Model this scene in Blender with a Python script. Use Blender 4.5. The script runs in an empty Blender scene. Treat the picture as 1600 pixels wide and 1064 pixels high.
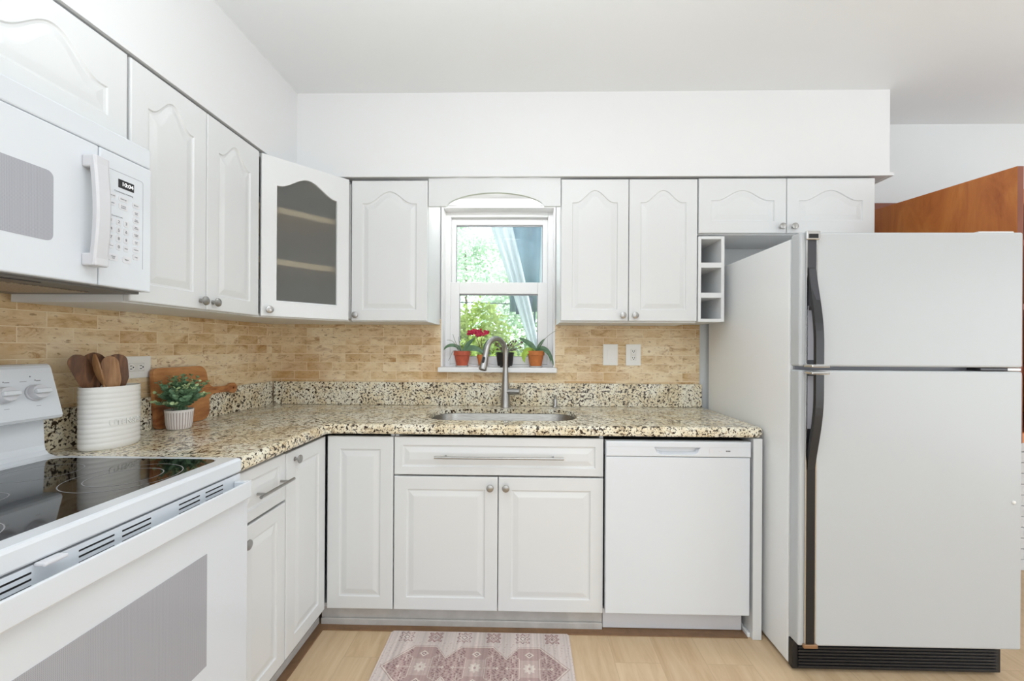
import bpy, bmesh, math, random
from mathutils import Vector, Matrix
from mathutils.geometry import tessellate_polygon
PI = math.pi
S = bpy.context.scene
C = S.collection
random.seed(7)

# ------------------------------------------------------------------ camera, world, lights, exposure
cam_d = bpy.data.cameras.new('camera'); cam = bpy.data.objects.new('camera', cam_d); C.objects.link(cam)
cam_d.sensor_width = 36.0; cam_d.lens = 14.4; cam_d.clip_start = 0.05; cam_d.clip_end = 200
cam_d.shift_x = -0.005; cam_d.shift_y = 0.0058
cam.matrix_world = (Matrix.Translation((0, 0, 1.26)) @ Matrix.Rotation(0.020, 4, 'Z')
                    @ Matrix.Rotation(PI/2, 4, 'X') @ Matrix.Rotation(0.0055, 4, 'Z'))
S.camera = cam
W = bpy.data.worlds.new('sky'); S.world = W; W.use_nodes = True
wb = W.node_tree.nodes['Background']
wb.inputs[0].default_value = (0.86, 0.94, 1.0, 1); wb.inputs[1].default_value = 4.0

def area(name, loc, rot, sx, sy, power, col=(1, 1, 1)):
    d = bpy.data.lights.new(name, 'AREA'); d.shape = 'RECTANGLE'; d.size = sx; d.size_y = sy
    d.energy = power; d.color = col
    o = bpy.data.objects.new(name, d); C.objects.link(o); o.location = loc; o.rotation_euler = rot
    return o
LC = (0.875, 0.943, 1.0)
area('rear_fill', (0.9, -3.2, 1.3), (PI/2, 0, 0), 3.4, 2.0, 28, LC)  # added fill from behind the camera; the rear wall has no opening
area('left_fill', (-1.12, -1.7, 1.35), (PI/2, 0, -PI/2), 2.4, 1.9, 15, LC)  # added fill to brighten the refrigerator side, no window stands there
area('side_fill', (4.4, -0.7, 1.1), (PI/2, 0, PI/2), 3.0, 1.9, 52, LC)  # added fill from the right for the left tile; that wall is solid
area('uplight_fill', (-0.15, 0.30, 1.85), (PI, 0, 0), 1.4, 0.9, 23, LC)  # these uplights are added fill bounced off the ceiling, not lamps in the room
area('uplight_fill', (0.6, -1.6, 1.8), (PI, 0, 0), 1.4, 1.4, 26, LC)
area('uplight_fill', (2.9, 0.7, 1.85), (PI, 0, 0), 1.2, 0.9, 15, LC)
area('ceiling_lamp', (0.2, 0.75, 2.50), (0, 0, 0), 0.9, 0.9, 5, LC)
for x_ in (-0.36, -0.162, 0.036):                      # lamps behind the window valance
    d = bpy.data.lights.new('valance_lamp', 'POINT'); d.energy = 1.0; d.shadow_soft_size = 0.010; d.color = (0.96, 0.98, 1.0)
    o = bpy.data.objects.new('valance_lamp', d); C.objects.link(o); o.location = (x_, 2.25, 2.112)
sun_d = bpy.data.lights.new('sun', 'SUN'); sun_d.energy = 6.0; sun_d.angle = 0.05
sun = bpy.data.objects.new('sun', sun_d); C.objects.link(sun); sun.location = (8, 8, 8)
sun.rotation_euler = Vector((-0.75, 0.22, -0.9)).to_track_quat('-Z', 'Y').to_euler()
S.view_settings.view_transform = 'Standard'
try: S.view_settings.look = 'None'
except Exception: pass
S.view_settings.gamma = 1; S.view_settings.use_curve_mapping = False
S.view_settings.exposure = -0.02

# ------------------------------------------------------------------ material helpers
def lin(c):
    return tuple(((x/255)/12.92 if x/255 <= 0.04045 else ((x/255+0.055)/1.055)**2.4) for x in c) + (1,)

class Nt:
    def __init__(s, name):
        s.m = bpy.data.materials.new(name); s.m.use_nodes = True
        s.t = s.m.node_tree; s.n = s.t.nodes; s.l = s.t.links; s.b = s.n['Principled BSDF']
    def new(s, typ, **kw):
        n = s.n.new(typ)
        for k, v in kw.items():
            if k.startswith('i_'):
                key = k[2:]
                key = int(key) if key.isdigit() else key.replace('_', ' ')
                n.inputs[key].default_value = v
            else: setattr(n, k, v)
        return n
    def ln(s, a, b): s.l.new(a, b)
    def ramp(s, src, stops, interp='LINEAR'):
        r = s.n.new('ShaderNodeValToRGB'); r.color_ramp.interpolation = interp
        el = r.color_ramp.elements
        while len(el) < len(stops): el.new(0.5)
        for e, (p, c) in zip(el, stops): e.position = p; e.color = c
        s.ln(src, r.inputs[0]); return r.outputs[0]
    def mix(s, fac, a, b, mode='MIX'):
        m = s.n.new('ShaderNodeMix'); m.data_type = 'RGBA'; m.blend_type = mode
        for v, k in ((fac, 0), (a, 6), (b, 7)):
            if hasattr(v, 'is_linked') or hasattr(v, 'links'): s.ln(v, m.inputs[k])
            else: m.inputs[k].default_value = v
        return m.outputs[2]
    def coord(s, which='Object', scale=None, loc=None):
        tc = s.n.new('ShaderNodeTexCoord'); o = tc.outputs[which]
        if scale or loc:
            mp = s.n.new('ShaderNodeMapping'); s.ln(o, mp.inputs[0])
            if scale: mp.inputs['Scale'].default_value = scale
            if loc: mp.inputs['Location'].default_value = loc
            o = mp.outputs[0]
        return o
    def noise(s, vec, scale, detail=4, rough=0.55, dist=0):
        n = s.n.new('ShaderNodeTexNoise'); s.ln(vec, n.inputs['Vector'])
        n.inputs['Scale'].default_value = scale; n.inputs['Detail'].default_value = detail
        n.inputs['Roughness'].default_value = rough; n.inputs['Distortion'].default_value = dist
        return n.outputs[0]
    def bump(s, h, strength=0.1, dist=0.01):
        b = s.n.new('ShaderNodeBump'); b.inputs['Strength'].default_value = strength
        b.inputs['Distance'].default_value = dist; s.ln(h, b.inputs['Height']); s.ln(b.outputs[0], s.b.inputs['Normal'])
    def base(s, col):
        if isinstance(col, tuple): s.b.inputs['Base Color'].default_value = col
        else: s.ln(col, s.b.inputs['Base Color'])
    def rough(s, v): s.b.inputs['Roughness'].default_value = v; return s
    def metal(s, v=1.0): s.b.inputs['Metallic'].default_value = v; return s

def flat(name, c, rough=0.5, metal=0.0, var=0.0, vscale=8.0, coat=0):
    t = Nt(name); t.rough(rough).metal(metal)
    if var:
        n = t.noise(t.coord(), vscale, 3)
        a = lin(c); d = tuple(x*(1-var) for x in a[:3]) + (1,)
        t.base(t.ramp(n, [(0.35, d), (0.65, a)]))
    else: t.base(lin(c))
    if coat: t.b.inputs['Coat Weight'].default_value = coat; t.b.inputs['Coat Roughness'].default_value = 0.08
    return t.m

M = {}
M['paint'] = flat('white_wall_paint', (231, 231, 231), 0.6, var=0.012, vscale=3)
M['ceiling'] = flat('ceiling_paint', (236, 238, 239), 0.55, var=0.012, vscale=2)
M['wall2'] = flat('pale_grey_wall_paint', (226, 228, 228), 0.6, var=0.012, vscale=3)
M['foil'] = flat('white_cabinet_foil', (225, 226, 226), 0.28, var=0.01, vscale=2.5)
M['shelfwood'] = flat('beige_shelf_board', (226, 206, 172), 0.5)
M['foilbox'] = flat('white_cabinet_board', (230, 231, 231), 0.45, var=0.01, vscale=4)
M['appl'] = flat('white_appliance_enamel', (224, 228, 233), 0.16, var=0.008, vscale=2, coat=0.3)
M['applgrey'] = flat('pale_grey_plastic', (214, 214, 218), 0.3)
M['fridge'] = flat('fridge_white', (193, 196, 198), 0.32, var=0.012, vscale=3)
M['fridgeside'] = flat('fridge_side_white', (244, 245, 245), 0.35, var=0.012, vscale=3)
M['black'] = flat('black_plastic', (24, 24, 27), 0.35, var=0.1, vscale=30)
M['dark'] = flat('dark_void', (22, 20, 19), 0.8)
M['charcoal'] = flat('charcoal_plastic', (62, 62, 68), 0.35)
M['greyinsert'] = flat('grey_insert', (160, 160, 168), 0.35)
M['chrome'] = flat('chrome', (205, 205, 205), 0.14, 1.0)
M['nickel'] = flat('brushed_nickel', (176, 175, 173), 0.3, 1.0, var=0.08, vscale=120)
M['copper'] = flat('tarnished_trim', (170, 135, 105), 0.35, 0.8)
M['vinyl'] = flat('white_window_vinyl', (243, 243, 243), 0.35)
M['ceramic'] = flat('white_ceramic_glaze', (238, 236, 232), 0.22, var=0.01)
M['plate'] = flat('white_plate_plastic', (248, 247, 244), 0.35)
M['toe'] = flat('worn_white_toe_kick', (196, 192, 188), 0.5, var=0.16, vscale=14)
M['ink'] = flat('grey_print', (112, 112, 118), 0.5)
M['btn'] = flat('button_grey', (222, 222, 226), 0.4)
M['lens'] = flat('display_black', (28, 28, 30), 0.15)
M['filter'] = flat('aluminium_filter_mesh', (186, 170, 150), 0.45, 0.5, var=0.45, vscale=220)
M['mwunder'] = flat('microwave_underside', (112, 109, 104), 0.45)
t = Nt('display_digits'); t.base((1, 1, 1, 1)); t.b.inputs['Emission Color'].default_value = (0.95, 1, 1, 1); t.b.inputs['Emission Strength'].default_value = 0.9; M['digits'] = t.m

# granite
t = Nt('speckled_cream_granite'); t.rough(0.13)
co = t.coord('Generated'); co = t.coord('Object')
wn = t.noise(co, 9, 3, 0.6, 0.4)
bs = t.ramp(wn, [(0.28, lin((216, 198, 162))), (0.45, lin((236, 223, 193))), (0.6, lin((246, 240, 221))), (0.78, lin((228, 222, 202)))])
n2 = t.noise(co, 62, 3, 0.62, 0.25)
bs = t.mix(t.ramp(n2, [(0.55, (0, 0, 0, 1)), (0.64, (0.65, 0.65, 0.65, 1))]), bs, lin((160, 130, 86)))
n3 = t.noise(t.coord('Object', loc=(3.1, 1.7, 5.3)), 74, 3, 0.6, 0.25)
n4 = t.noise(co, 5, 2, 0.5)
thr = t.new('ShaderNodeMath', operation='MULTIPLY_ADD'); t.ln(n4, thr.inputs[0]); thr.inputs[1].default_value = 0.14; t.ln(n3, thr.inputs[2])
bs = t.mix(t.ramp(thr.outputs[0], [(0.618, (0, 0, 0, 1)), (0.658, (1, 1, 1, 1))]), bs, lin((58, 42, 28)))
n5 = t.noise(t.coord('Object', loc=(7.7, 2.2, 1.3)), 140, 2, 0.5)
bs = t.mix(t.ramp(n5, [(0.60, (0, 0, 0, 1)), (0.64, (0.85, 0.85, 0.85, 1))]), bs, lin((62, 48, 38)))
t.base(bs); M['granite'] = t.m

# travertine brick tile (UV in metres)
def travertine():
    t = Nt('travertine_brick_tile'); t.rough(0.5)
    uv = t.coord('UV')
    br = t.new('ShaderNodeTexBrick'); t.ln(uv, br.inputs['Vector'])
    br.offset = 0.5; br.inputs['Scale'].default_value = 1.0; br.inputs['Mortar Size'].default_value = 0.0015
    br.inputs['Mortar Smooth'].default_value = 0.3; br.inputs['Bias'].default_value = 0
    br.inputs['Brick Width'].default_value = 0.152; br.inputs['Row Height'].default_value = 0.0505
    br.inputs['Color1'].default_value = (0.0, 0.0, 0.0, 1); br.inputs['Color2'].default_value = (1, 1, 1, 1); br.inputs['Mortar'].default_value = (0.5, 0.5, 0.5, 1)
    # per-tile shifted coordinates for the veins
    st = t.new('ShaderNodeVectorMath', operation='MULTIPLY_ADD'); t.ln(br.outputs['Color'], st.inputs[0]); st.inputs[1].default_value = (2.3, 1.1, 0.7)
    mp = t.new('ShaderNodeMapping'); t.ln(uv, mp.inputs[0]); mp.inputs['Scale'].default_value = (1, 1.9, 1)
    t.ln(mp.outputs[0], st.inputs[2])
    vein = t.noise(st.outputs[0], 7, 6, 0.66, 0.5)
    big = t.noise(uv, 3.2, 3, 0.5, 0.3)
    c = t.ramp(br.outputs['Color'], [(0.0, lin((200, 166, 116))), (0.2, lin((226, 206, 170))), (0.4, lin((210, 180, 132))), (0.6, lin((236, 220, 190))), (0.8, lin((218, 192, 148))), (1.0, lin((194, 156, 106)))])
    v = t.ramp(vein, [(0.30, lin((158, 112, 62))), (0.44, lin((220, 194, 150))), (0.62, lin((244, 230, 202)))])
    mp2 = t.new('ShaderNodeMapping'); t.ln(st.outputs[0], mp2.inputs[0]); mp2.inputs['Scale'].default_value = (1, 1.5, 1)
    strk = t.noise(mp2.outputs[0], 11, 6, 0.72, 1.0)
    c = t.mix(0.42, c, v)
    c = t.mix(t.ramp(strk, [(0.52, (0, 0, 0, 1)), (0.68, (0.8, 0.8, 0.8, 1))]), c, lin((162, 114, 62)))
    c = t.mix(t.ramp(strk, [(0.28, (0.7, 0.7, 0.7, 1)), (0.42, (0, 0, 0, 1))]), c, lin((242, 228, 200)))
    c = t.mix(t.ramp(big, [(0.45, (0, 0, 0, 1)), (0.7, (0.6, 0.6, 0.6, 1))]), c, lin((184, 136, 76)))
    pit = t.noise(st.outputs[0], 46, 3, 0.6, 0.5)
    c = t.mix(t.ramp(pit, [(0.62, (0, 0, 0, 1)), (0.69, (0.7, 0.7, 0.7, 1))]), c, lin((142, 104, 62)))
    c = t.mix(t.ramp(br.outputs['Fac'], [(0.2, (0, 0, 0, 1)), (0.9, (0.75, 0.75, 0.75, 1))]), c, lin((236, 220, 192)))
    c = t.mix(1.0, c, (1.13, 1.13, 1.14, 1), 'MULTIPLY')
    t.base(c); t.bump(br.outputs['Fac'], -0.15, 0.002)
    return t.m
M['tile'] = travertine()

# floor planks (UV metres; planks run along Y)
t = Nt('oak_plank_floor'); t.rough(0.35)
uv = t.coord('UV')
sw = t.new('ShaderNodeMapping'); t.ln(uv, sw.inputs[0]); sw.inputs['Rotation'].default_value = (0, 0, PI/2)
br = t.new('ShaderNodeTexBrick'); t.ln(sw.outputs[0], br.inputs['Vector']); br.offset = 0.37
br.inputs['Scale'].default_value = 1.0; br.inputs['Brick Width'].default_value = 1.2; br.inputs['Row Height'].default_value = 0.182
br.inputs['Mortar Size'].default_value = 0.0010; br.inputs['Mortar Smooth'].default_value = 0.2; br.inputs['Bias'].default_value = 0
br.inputs['Color1'].default_value = (0, 0, 0, 1); br.inputs['Color2'].default_value = (1, 1, 1, 1); br.inputs['Mortar'].default_value = (0.4, 0.4, 0.4, 1)
st = t.new('ShaderNodeVectorMath', operation='MULTIPLY_ADD'); t.ln(br.outputs['Color'], st.inputs[0]); st.inputs[1].default_value = (3.3, 7.1, 0.7)
mp = t.new('ShaderNodeMapping'); t.ln(uv, mp.inputs[0]); mp.inputs['Scale'].default_value = (9, 1.1, 1); t.ln(mp.outputs[0], st.inputs[2])
gr = t.noise(st.outputs[0], 3.0, 7, 0.65, 0.8)
c1 = t.ramp(gr, [(0.3, lin((192, 161, 124))), (0.5, lin((214, 186, 150))), (0.7, lin((226, 202, 169)))])
c2 = t.ramp(br.outputs['Color'], [(0, lin((192, 160, 122))), (0.5, lin((212, 184, 147))), (1, lin((200, 171, 136)))])
c = t.mix(0.4, c1, c2)
c = t.mix(t.ramp(br.outputs['Fac'], [(0.3, (0, 0, 0, 1)), (0.9, (0.35, 0.35, 0.35, 1))]), c, lin((128, 98, 68)))
t.base(c); M['floor'] = t.m

def wood(name, cols, scale=(1, 1, 1), rough=0.4, ns=6.0, dist=1.5):
    t = Nt(name); t.rough(rough)
    n = t.noise(t.coord('Object', scale=scale), ns, 6, 0.62, dist)
    st = [(0.28 + 0.44*i/(len(cols)-1), lin(c)) for i, c in enumerate(cols)]
    t.base(t.ramp(n, st)); return t.m
M['cherry'] = wood('cherry_plywood', [(158, 84, 34), (182, 104, 46), (196, 118, 54), (204, 132, 66)], (1, 2.2, 0.8), 0.4, 2.6, 2.0)
M['cherryedge'] = wood('cherry_edge', [(112, 56, 34), (136, 72, 46)], (3, 3, 0.5), 0.45, 4)
M['acacia'] = wood('acacia_board', [(104, 58, 34), (150, 90, 52), (186, 126, 76), (206, 150, 96), (140, 82, 48)], (1, 0.8, 4), 0.42, 3.6, 0.9)
M['spoon'] = wood('acacia_spoon', [(70, 44, 26), (112, 72, 42), (160, 110, 66)], (9, 9, 1.6), 0.5, 5, 0.8)
M['spoonlight'] = wood('acacia_spoon_light', [(124, 84, 52), (168, 124, 82), (190, 148, 104)], (9, 9, 1.6), 0.5, 5, 0.8)
M['floorstrip'] = wood('brown_floor_strip', [(118, 88, 62), (142, 108, 78)], (2, 2, 2), 0.5, 6)
M['terracotta'] = flat('terracotta', (205, 124, 66), 0.7, var=0.16, vscale=40)
M['terracottared'] = flat('red_terracotta', (196, 94, 68), 0.65, var=0.2, vscale=36)
M['saucer'] = flat('clear_saucer_plastic', (206, 204, 200), 0.25)
M['soil'] = flat('bark_soil', (96, 84, 74), 0.9, var=0.5, vscale=90)
M['blackpot'] = flat('black_pot_plastic', (34, 32, 31), 0.5, var=0.3, vscale=80)
M['leafdark'] = flat('orchid_leaf', (92, 128, 92), 0.4, var=0.3, vscale=30)
M['leafbright'] = flat('bright_leaf', (158, 190, 66), 0.45, var=0.2, vscale=30)
M['leafgrey'] = flat('grey_orchid_leaf', (104, 128, 112), 0.45, var=0.25, vscale=30)
M['root'] = flat('grey_root', (160, 162, 150), 0.7)
M['twig'] = flat('brown_twig', (132, 104, 88), 0.8, var=0.3, vscale=60)
M['petal'] = flat('pink_petal', (206, 38, 78), 0.5, var=0.3, vscale=60)
M['euca'] = flat('eucalyptus_leaf', (122, 160, 122), 0.55, var=0.35, vscale=50)
M['eucap'] = flat('eucalyptus_tip', (178, 200, 146), 0.55, var=0.2, vscale=50)
M['ribpot'] = flat('ribbed_pot_glaze', (232, 226, 222), 0.5, var=0.03, vscale=20)
M['potgroove'] = flat('pot_groove', (186, 172, 166), 0.7)
M['brick'] = flat('white_painted_brick', (226, 228, 230), 0.6, var=0.05, vscale=20)
M['canopy'] = flat('blue_grey_canvas', (122, 142, 158), 0.8, var=0.18, vscale=5)
M['canopydark'] = flat('slate_canvas', (70, 84, 98), 0.8, var=0.15, vscale=8)
M['lawn'] = flat('lawn_green', (120, 150, 84), 0.9, var=0.4, vscale=9)
M['bark'] = flat('tree_bark', (110, 92, 74), 0.9, var=0.3, vscale=20)
M['cable'] = flat('cable_black', (40, 44, 46), 0.7)
M['fence'] = flat('grey_shed_roof', (168, 168, 172), 0.8, var=0.1)
def leafmat(name, c1, c2, c3, trans=0.45):
    t = Nt(name); t.rough(0.6)
    n = t.noise(t.coord(), 2.2, 4, 0.7)
    col = t.ramp(n, [(0.3, lin(c1)), (0.5, lin(c2)), (0.72, lin(c3))]); t.base(col)
    tr = t.n.new('ShaderNodeBsdfTranslucent'); t.ln(col, tr.inputs[0])
    mx = t.n.new('ShaderNodeMixShader'); mx.inputs[0].default_value = trans
    t.ln(t.b.outputs[0], mx.inputs[1]); t.ln(tr.outputs[0], mx.inputs[2]); t.ln(mx.outputs[0], t.n['Material Output'].inputs[0])
    return t.m
M['shrubyellow'] = leafmat('shrub_yellow_green', (132, 156, 76), (182, 196, 112), (222, 224, 160))
M['shrubgreen'] = leafmat('shrub_mid_green', (84, 118, 80), (128, 156, 108), (174, 192, 142))
M['treepale'] = leafmat('overexposed_tree_leaf', (160, 182, 166), (198, 212, 194), (226, 234, 218), 0.6)  # leaf colours raised toward white to imitate the overexposed outdoor view
def sheer():
    t = Nt('sheer_white_fabric'); t.base(lin((205, 208, 214))); t.rough(0.9)
    tr = t.n.new('ShaderNodeBsdfTransparent'); tl = t.n.new('ShaderNodeBsdfTranslucent'); tl.inputs[0].default_value = lin((212, 214, 220))
    a = t.n.new('ShaderNodeMixShader'); a.inputs[0].default_value = 0.5; t.ln(t.b.outputs[0], a.inputs[1]); t.ln(tl.outputs[0], a.inputs[2])
    b = t.n.new('ShaderNodeMixShader'); b.inputs[0].default_value = 0.22; t.ln(a.outputs[0], b.inputs[1]); t.ln(tr.outputs[0], b.inputs[2])
    t.ln(b.outputs[0], t.n['Material Output'].inputs[0]); return t.m
M['sheer'] = sheer()
def paneglass(name, tint, refl=0.06):
    t = Nt(name)
    tr = t.n.new('ShaderNodeBsdfTransparent'); tr.inputs[0].default_value = tint
    gl = t.n.new('ShaderNodeBsdfGlossy'); gl.inputs['Roughness'].default_value = 0.02
    lw = t.n.new('ShaderNodeFresnel'); lw.inputs[0].default_value = 1.45
    a = t.n.new('ShaderNodeMixShader'); t.ln(lw.outputs[0], a.inputs[0]); t.ln(tr.outputs[0], a.inputs[1]); t.ln(gl.outputs[0], a.inputs[2])
    t.ln(a.outputs[0], t.n['Material Output'].inputs[0]); return t.m
M['glass'] = paneglass('window_glass', (0.94, 0.97, 0.96, 1))
t = Nt('frosted_grey_glass'); t.base(lin((222, 222, 218))); t.rough(0.48); t.b.inputs['Transmission Weight'].default_value = 0.9; t.b.inputs['IOR'].default_value = 1.25; M['frost'] = t.m
t = Nt('black_ceramic_glass'); t.base(lin((14, 14, 16))); t.rough(0.04); t.b.inputs['Specular IOR Level'].default_value = 0.75; M['cooktop'] = t.m
# oven window: grey glass over a fine dot screen
def mesh_glass(name, a, b, sc):
    t = Nt(name); t.rough(0.14)
    uv = t.coord('UV'); mp = t.new('ShaderNodeMapping'); t.ln(uv, mp.inputs[0]); mp.inputs['Scale'].default_value = (sc, sc, sc)
    ch = t.new('ShaderNodeTexVoronoi'); t.ln(mp.outputs[0], ch.inputs['Vector']); ch.inputs['Randomness'].default_value = 0.0; ch.inputs['Scale'].default_value = 1
    t.base(t.ramp(ch.outputs[0], [(0.3, lin(a)), (0.45, lin(b))])); return t.m
M['ovenglass'] = mesh_glass('oven_window_screen', (160, 160, 166), (178, 178, 183), 330)
M['mwglass'] = mesh_glass('microwave_window_screen', (160, 161, 168), (178, 179, 186), 360)
t = Nt('rug_woven'); t.rough(0.9)
at = t.new('ShaderNodeAttribute', attribute_name='pattern'); t.base(at.outputs['Color']); M['rug'] = t.m
# steel sink
t = Nt('satin_stainless'); t.metal().rough(0.28); nn = t.noise(t.coord('Object', scale=(3, 60, 60)), 8, 3)
t.base(t.ramp(nn, [(0.3, lin((140, 138, 134))), (0.7, lin((178, 176, 172)))])); M['steel'] = t.m

# ------------------------------------------------------------------ mesh helpers
def setprops(o, label=None, cat=None, group=None, kind=None):
    if label: o['label'] = label
    if cat: o['category'] = cat
    if group: o['group'] = group
    if kind: o['kind'] = kind
    return o
def thing(name, label, cat, loc, group=None):
    o = bpy.data.objects.new(name, None); C.objects.link(o); o.location = loc; o.empty_display_size = 0.1
    return setprops(o, label, cat, group)
WLOC = {}
def wloc(o):
    v = Vector((0, 0, 0))
    while o: v += o.location; o = o.parent
    return v
def obj(name, bm, mat, parent=None, loc=None, smooth=None, label=None):
    """link a bmesh built in world coordinates; the origin goes to loc or to the parent's origin"""
    base = wloc(parent) if parent else Vector(loc if loc is not None else (0, 0, 0))
    bm.normal_update()
    uvl = bm.loops.layers.uv.verify()
    for f in bm.faces:
        n = f.normal; ax = max(range(3), key=lambda i: abs(n[i]))
        for lp in f.loops:
            p = lp.vert.co
            lp[uvl].uv = ((p.y, p.z) if ax == 0 else (p.x, p.z) if ax == 1 else (p.x, p.y))
    if base.length: bmesh.ops.translate(bm, verts=bm.verts, vec=-base)
    me = bpy.data.meshes.new(name); bm.to_mesh(me); bm.free()
    mats = mat if isinstance(mat, (list, tuple)) else [mat]
    for m in mats: me.materials.append(m)
    o = bpy.data.objects.new(name, me); C.objects.link(o)
    if parent: o.parent = parent
    else: o.location = base
    if smooth is not None:
        for p in me.polygons: p.use_smooth = True
        if smooth < 3: me.set_sharp_from_angle(angle=smooth)
    if label: o['label'] = label
    return o
def nb(): return bmesh.new()
def merge(bm, tmp, mtx=None, mi=0):
    if mtx is not None: bmesh.ops.transform(tmp, matrix=mtx, verts=tmp.verts)
    vm = {}
    for v in tmp.verts: vm[v] = bm.verts.new(v.co)
    for f in tmp.faces:
        try:
            g = bm.faces.new([vm[v] for v in f.verts]); g.material_index = f.material_index or mi; g.smooth = f.smooth
        except ValueError: pass
    tmp.free(); return bm
def box(bm, x0, x1, y0, y1, z0, z1, b=0.0, seg=2, mtx=None, mi=0):
    t = nb(); bmesh.ops.create_cube(t, size=1)
    for v in t.verts: v.co = Vector(((x0+x1)/2 + v.co.x*abs(x1-x0), (y0+y1)/2 + v.co.y*abs(y1-y0), (z0+z1)/2 + v.co.z*abs(z1-z0)))
    if b: bmesh.ops.bevel(t, geom=t.edges[:], offset=b, segments=seg, profile=0.5, affect='EDGES')
    return merge(bm, t, mtx, mi)
def B(*a, **k): return box(nb(), *a, **k)
def loft(bm, loops, cap0=True, cap1=True, closed=True, mi=0, mats=None):
    vs = [[bm.verts.new(p) for p in lp] for lp in loops]
    n = len(vs[0])
    for i in range(len(vs)-1):
        for j in range(n if closed else n-1):
            k = (j+1) % n
            f = bm.faces.new((vs[i][j], vs[i][k], vs[i+1][k], vs[i+1][j])); f.material_index = mats[i] if mats else mi
    if cap0: f = bm.faces.new(vs[0][::-1]); f.material_index = mi
    if cap1: f = bm.faces.new(vs[-1]); f.material_index = mi
    return vs
def lathe(bm, prof, cx, cy, n=32, mtx=None, sx=1, sy=1, mi=0, cap0=False, cap1=False):
    t = nb()
    loft(t, [[(sx*r*math.cos(2*PI*i/n), sy*r*math.sin(2*PI*i/n), z) for i in range(n)] for r, z in prof], cap0, cap1, mi=mi)
    m = Matrix.Translation((cx, cy, 0)) if mtx is None else mtx
    return merge(bm, t, m, mi)
def frame_dirs(pts):
    out = []; n = len(pts); up = None
    for i in range(n):
        d = (Vector(pts[min(i+1, n-1)]) - Vector(pts[max(i-1, 0)])).normalized()
        if up is None:
            up = Vector((0, 0, 1)) if abs(d.z) < 0.9 else Vector((1, 0, 0))
        s = d.cross(up).normalized(); up = s.cross(d).normalized()
        out.append((d, s, up.copy()))
    return out
def tube(bm, pts, r, n=12, cap=True, mi=0):
    rs = r if isinstance(r, (list, tuple)) else [r]*len(pts)
    fr = frame_dirs(pts)
    lps = []
    for p, rr, (d, s, u) in zip(pts, rs, fr):
        p = Vector(p)
        lps.append([p + s*rr*math.cos(2*PI*k/n) + u*rr*math.sin(2*PI*k/n) for k in range(n)])
    loft(bm, lps, cap, cap, mi=mi); return bm
def cyl(bm, p0, p1, r0, r1=None, n=20, mi=0):
    return tube(bm, [p0, p1], [r0, r0 if r1 is None else r1], n, mi=mi)
def prism(bm, poly, z0, z1, mi=0):
    loft(bm, [[(x, y, z0) for x, y in poly], [(x, y, z1) for x, y in poly]], mi=mi); return bm
def rrect(x0, x1, y0, y1, r, n=6):
    pts = []
    for cx, cy, a in ((x1-r, y0+r, -PI/2), (x1-r, y1-r, 0), (x0+r, y1-r, PI/2), (x0+r, y0+r, PI)):
        for i in range(n+1): pts.append((cx + r*math.cos(a + PI/2*i/n), cy + r*math.sin(a + PI/2*i/n)))
    return pts
def ringfill(bm, outer, inner, mi=0):
    """fill between two closed vertex loops lying in one plane"""
    es = []
    for lp in (outer, inner):
        for i in range(len(lp)):
            a, b = lp[i], lp[(i+1) % len(lp)]
            e = bm.edges.get((a, b)) or bm.edges.new((a, b)); es.append(e)
    r = bmesh.ops.triangle_fill(bm, use_beauty=True, use_dissolve=False, edges=es)
    for g in r['geom']:
        if isinstance(g, bmesh.types.BMFace): g.material_index = mi
def bez(p0, p1, p2, p3, n=12):
    p0, p1, p2, p3 = map(Vector, (p0, p1, p2, p3)); o = []
    for i in range(n+1):
        t_ = i/n; u = 1-t_
        o.append(p0*u**3 + p1*3*u*u*t_ + p2*3*u*t_*t_ + p3*t_**3)
    return o
def text_bm(s, size, mtx, extrude=0.0002, bold=0.0):
    cu = bpy.data.curves.new('txt', 'FONT'); cu.body = s; cu.size = size; cu.extrude = extrude
    cu.offset = bold; cu.align_x = 'CENTER'; cu.align_y = 'CENTER'; cu.resolution_u = 3
    o = bpy.data.objects.new('txt', cu); C.objects.link(o)
    dg = bpy.context.evaluated_depsgraph_get(); me = bpy.data.meshes.new_from_object(o.evaluated_get(dg))
    b = nb(); b.from_mesh(me); bmesh.ops.transform(b, matrix=mtx, verts=b.verts)
    bpy.data.objects.remove(o); bpy.data.curves.remove(cu); bpy.data.meshes.remove(me)
    return b
FACE_Y = Matrix.Rotation(PI/2, 4, 'X')                                   # text/lathe standing up, facing -Y
FACE_X = Matrix.Rotation(PI/2, 4, 'Z') @ FACE_Y                          # facing +X
def T(x, y, z): return Matrix.Translation((x, y, z))
def RZ(a): return Matrix.Rotation(a, 4, 'Z')

def wx(y): return -1.503 - 0.038*(2.40 - y)                              # tile face of the left wall, a touch out of square

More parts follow.
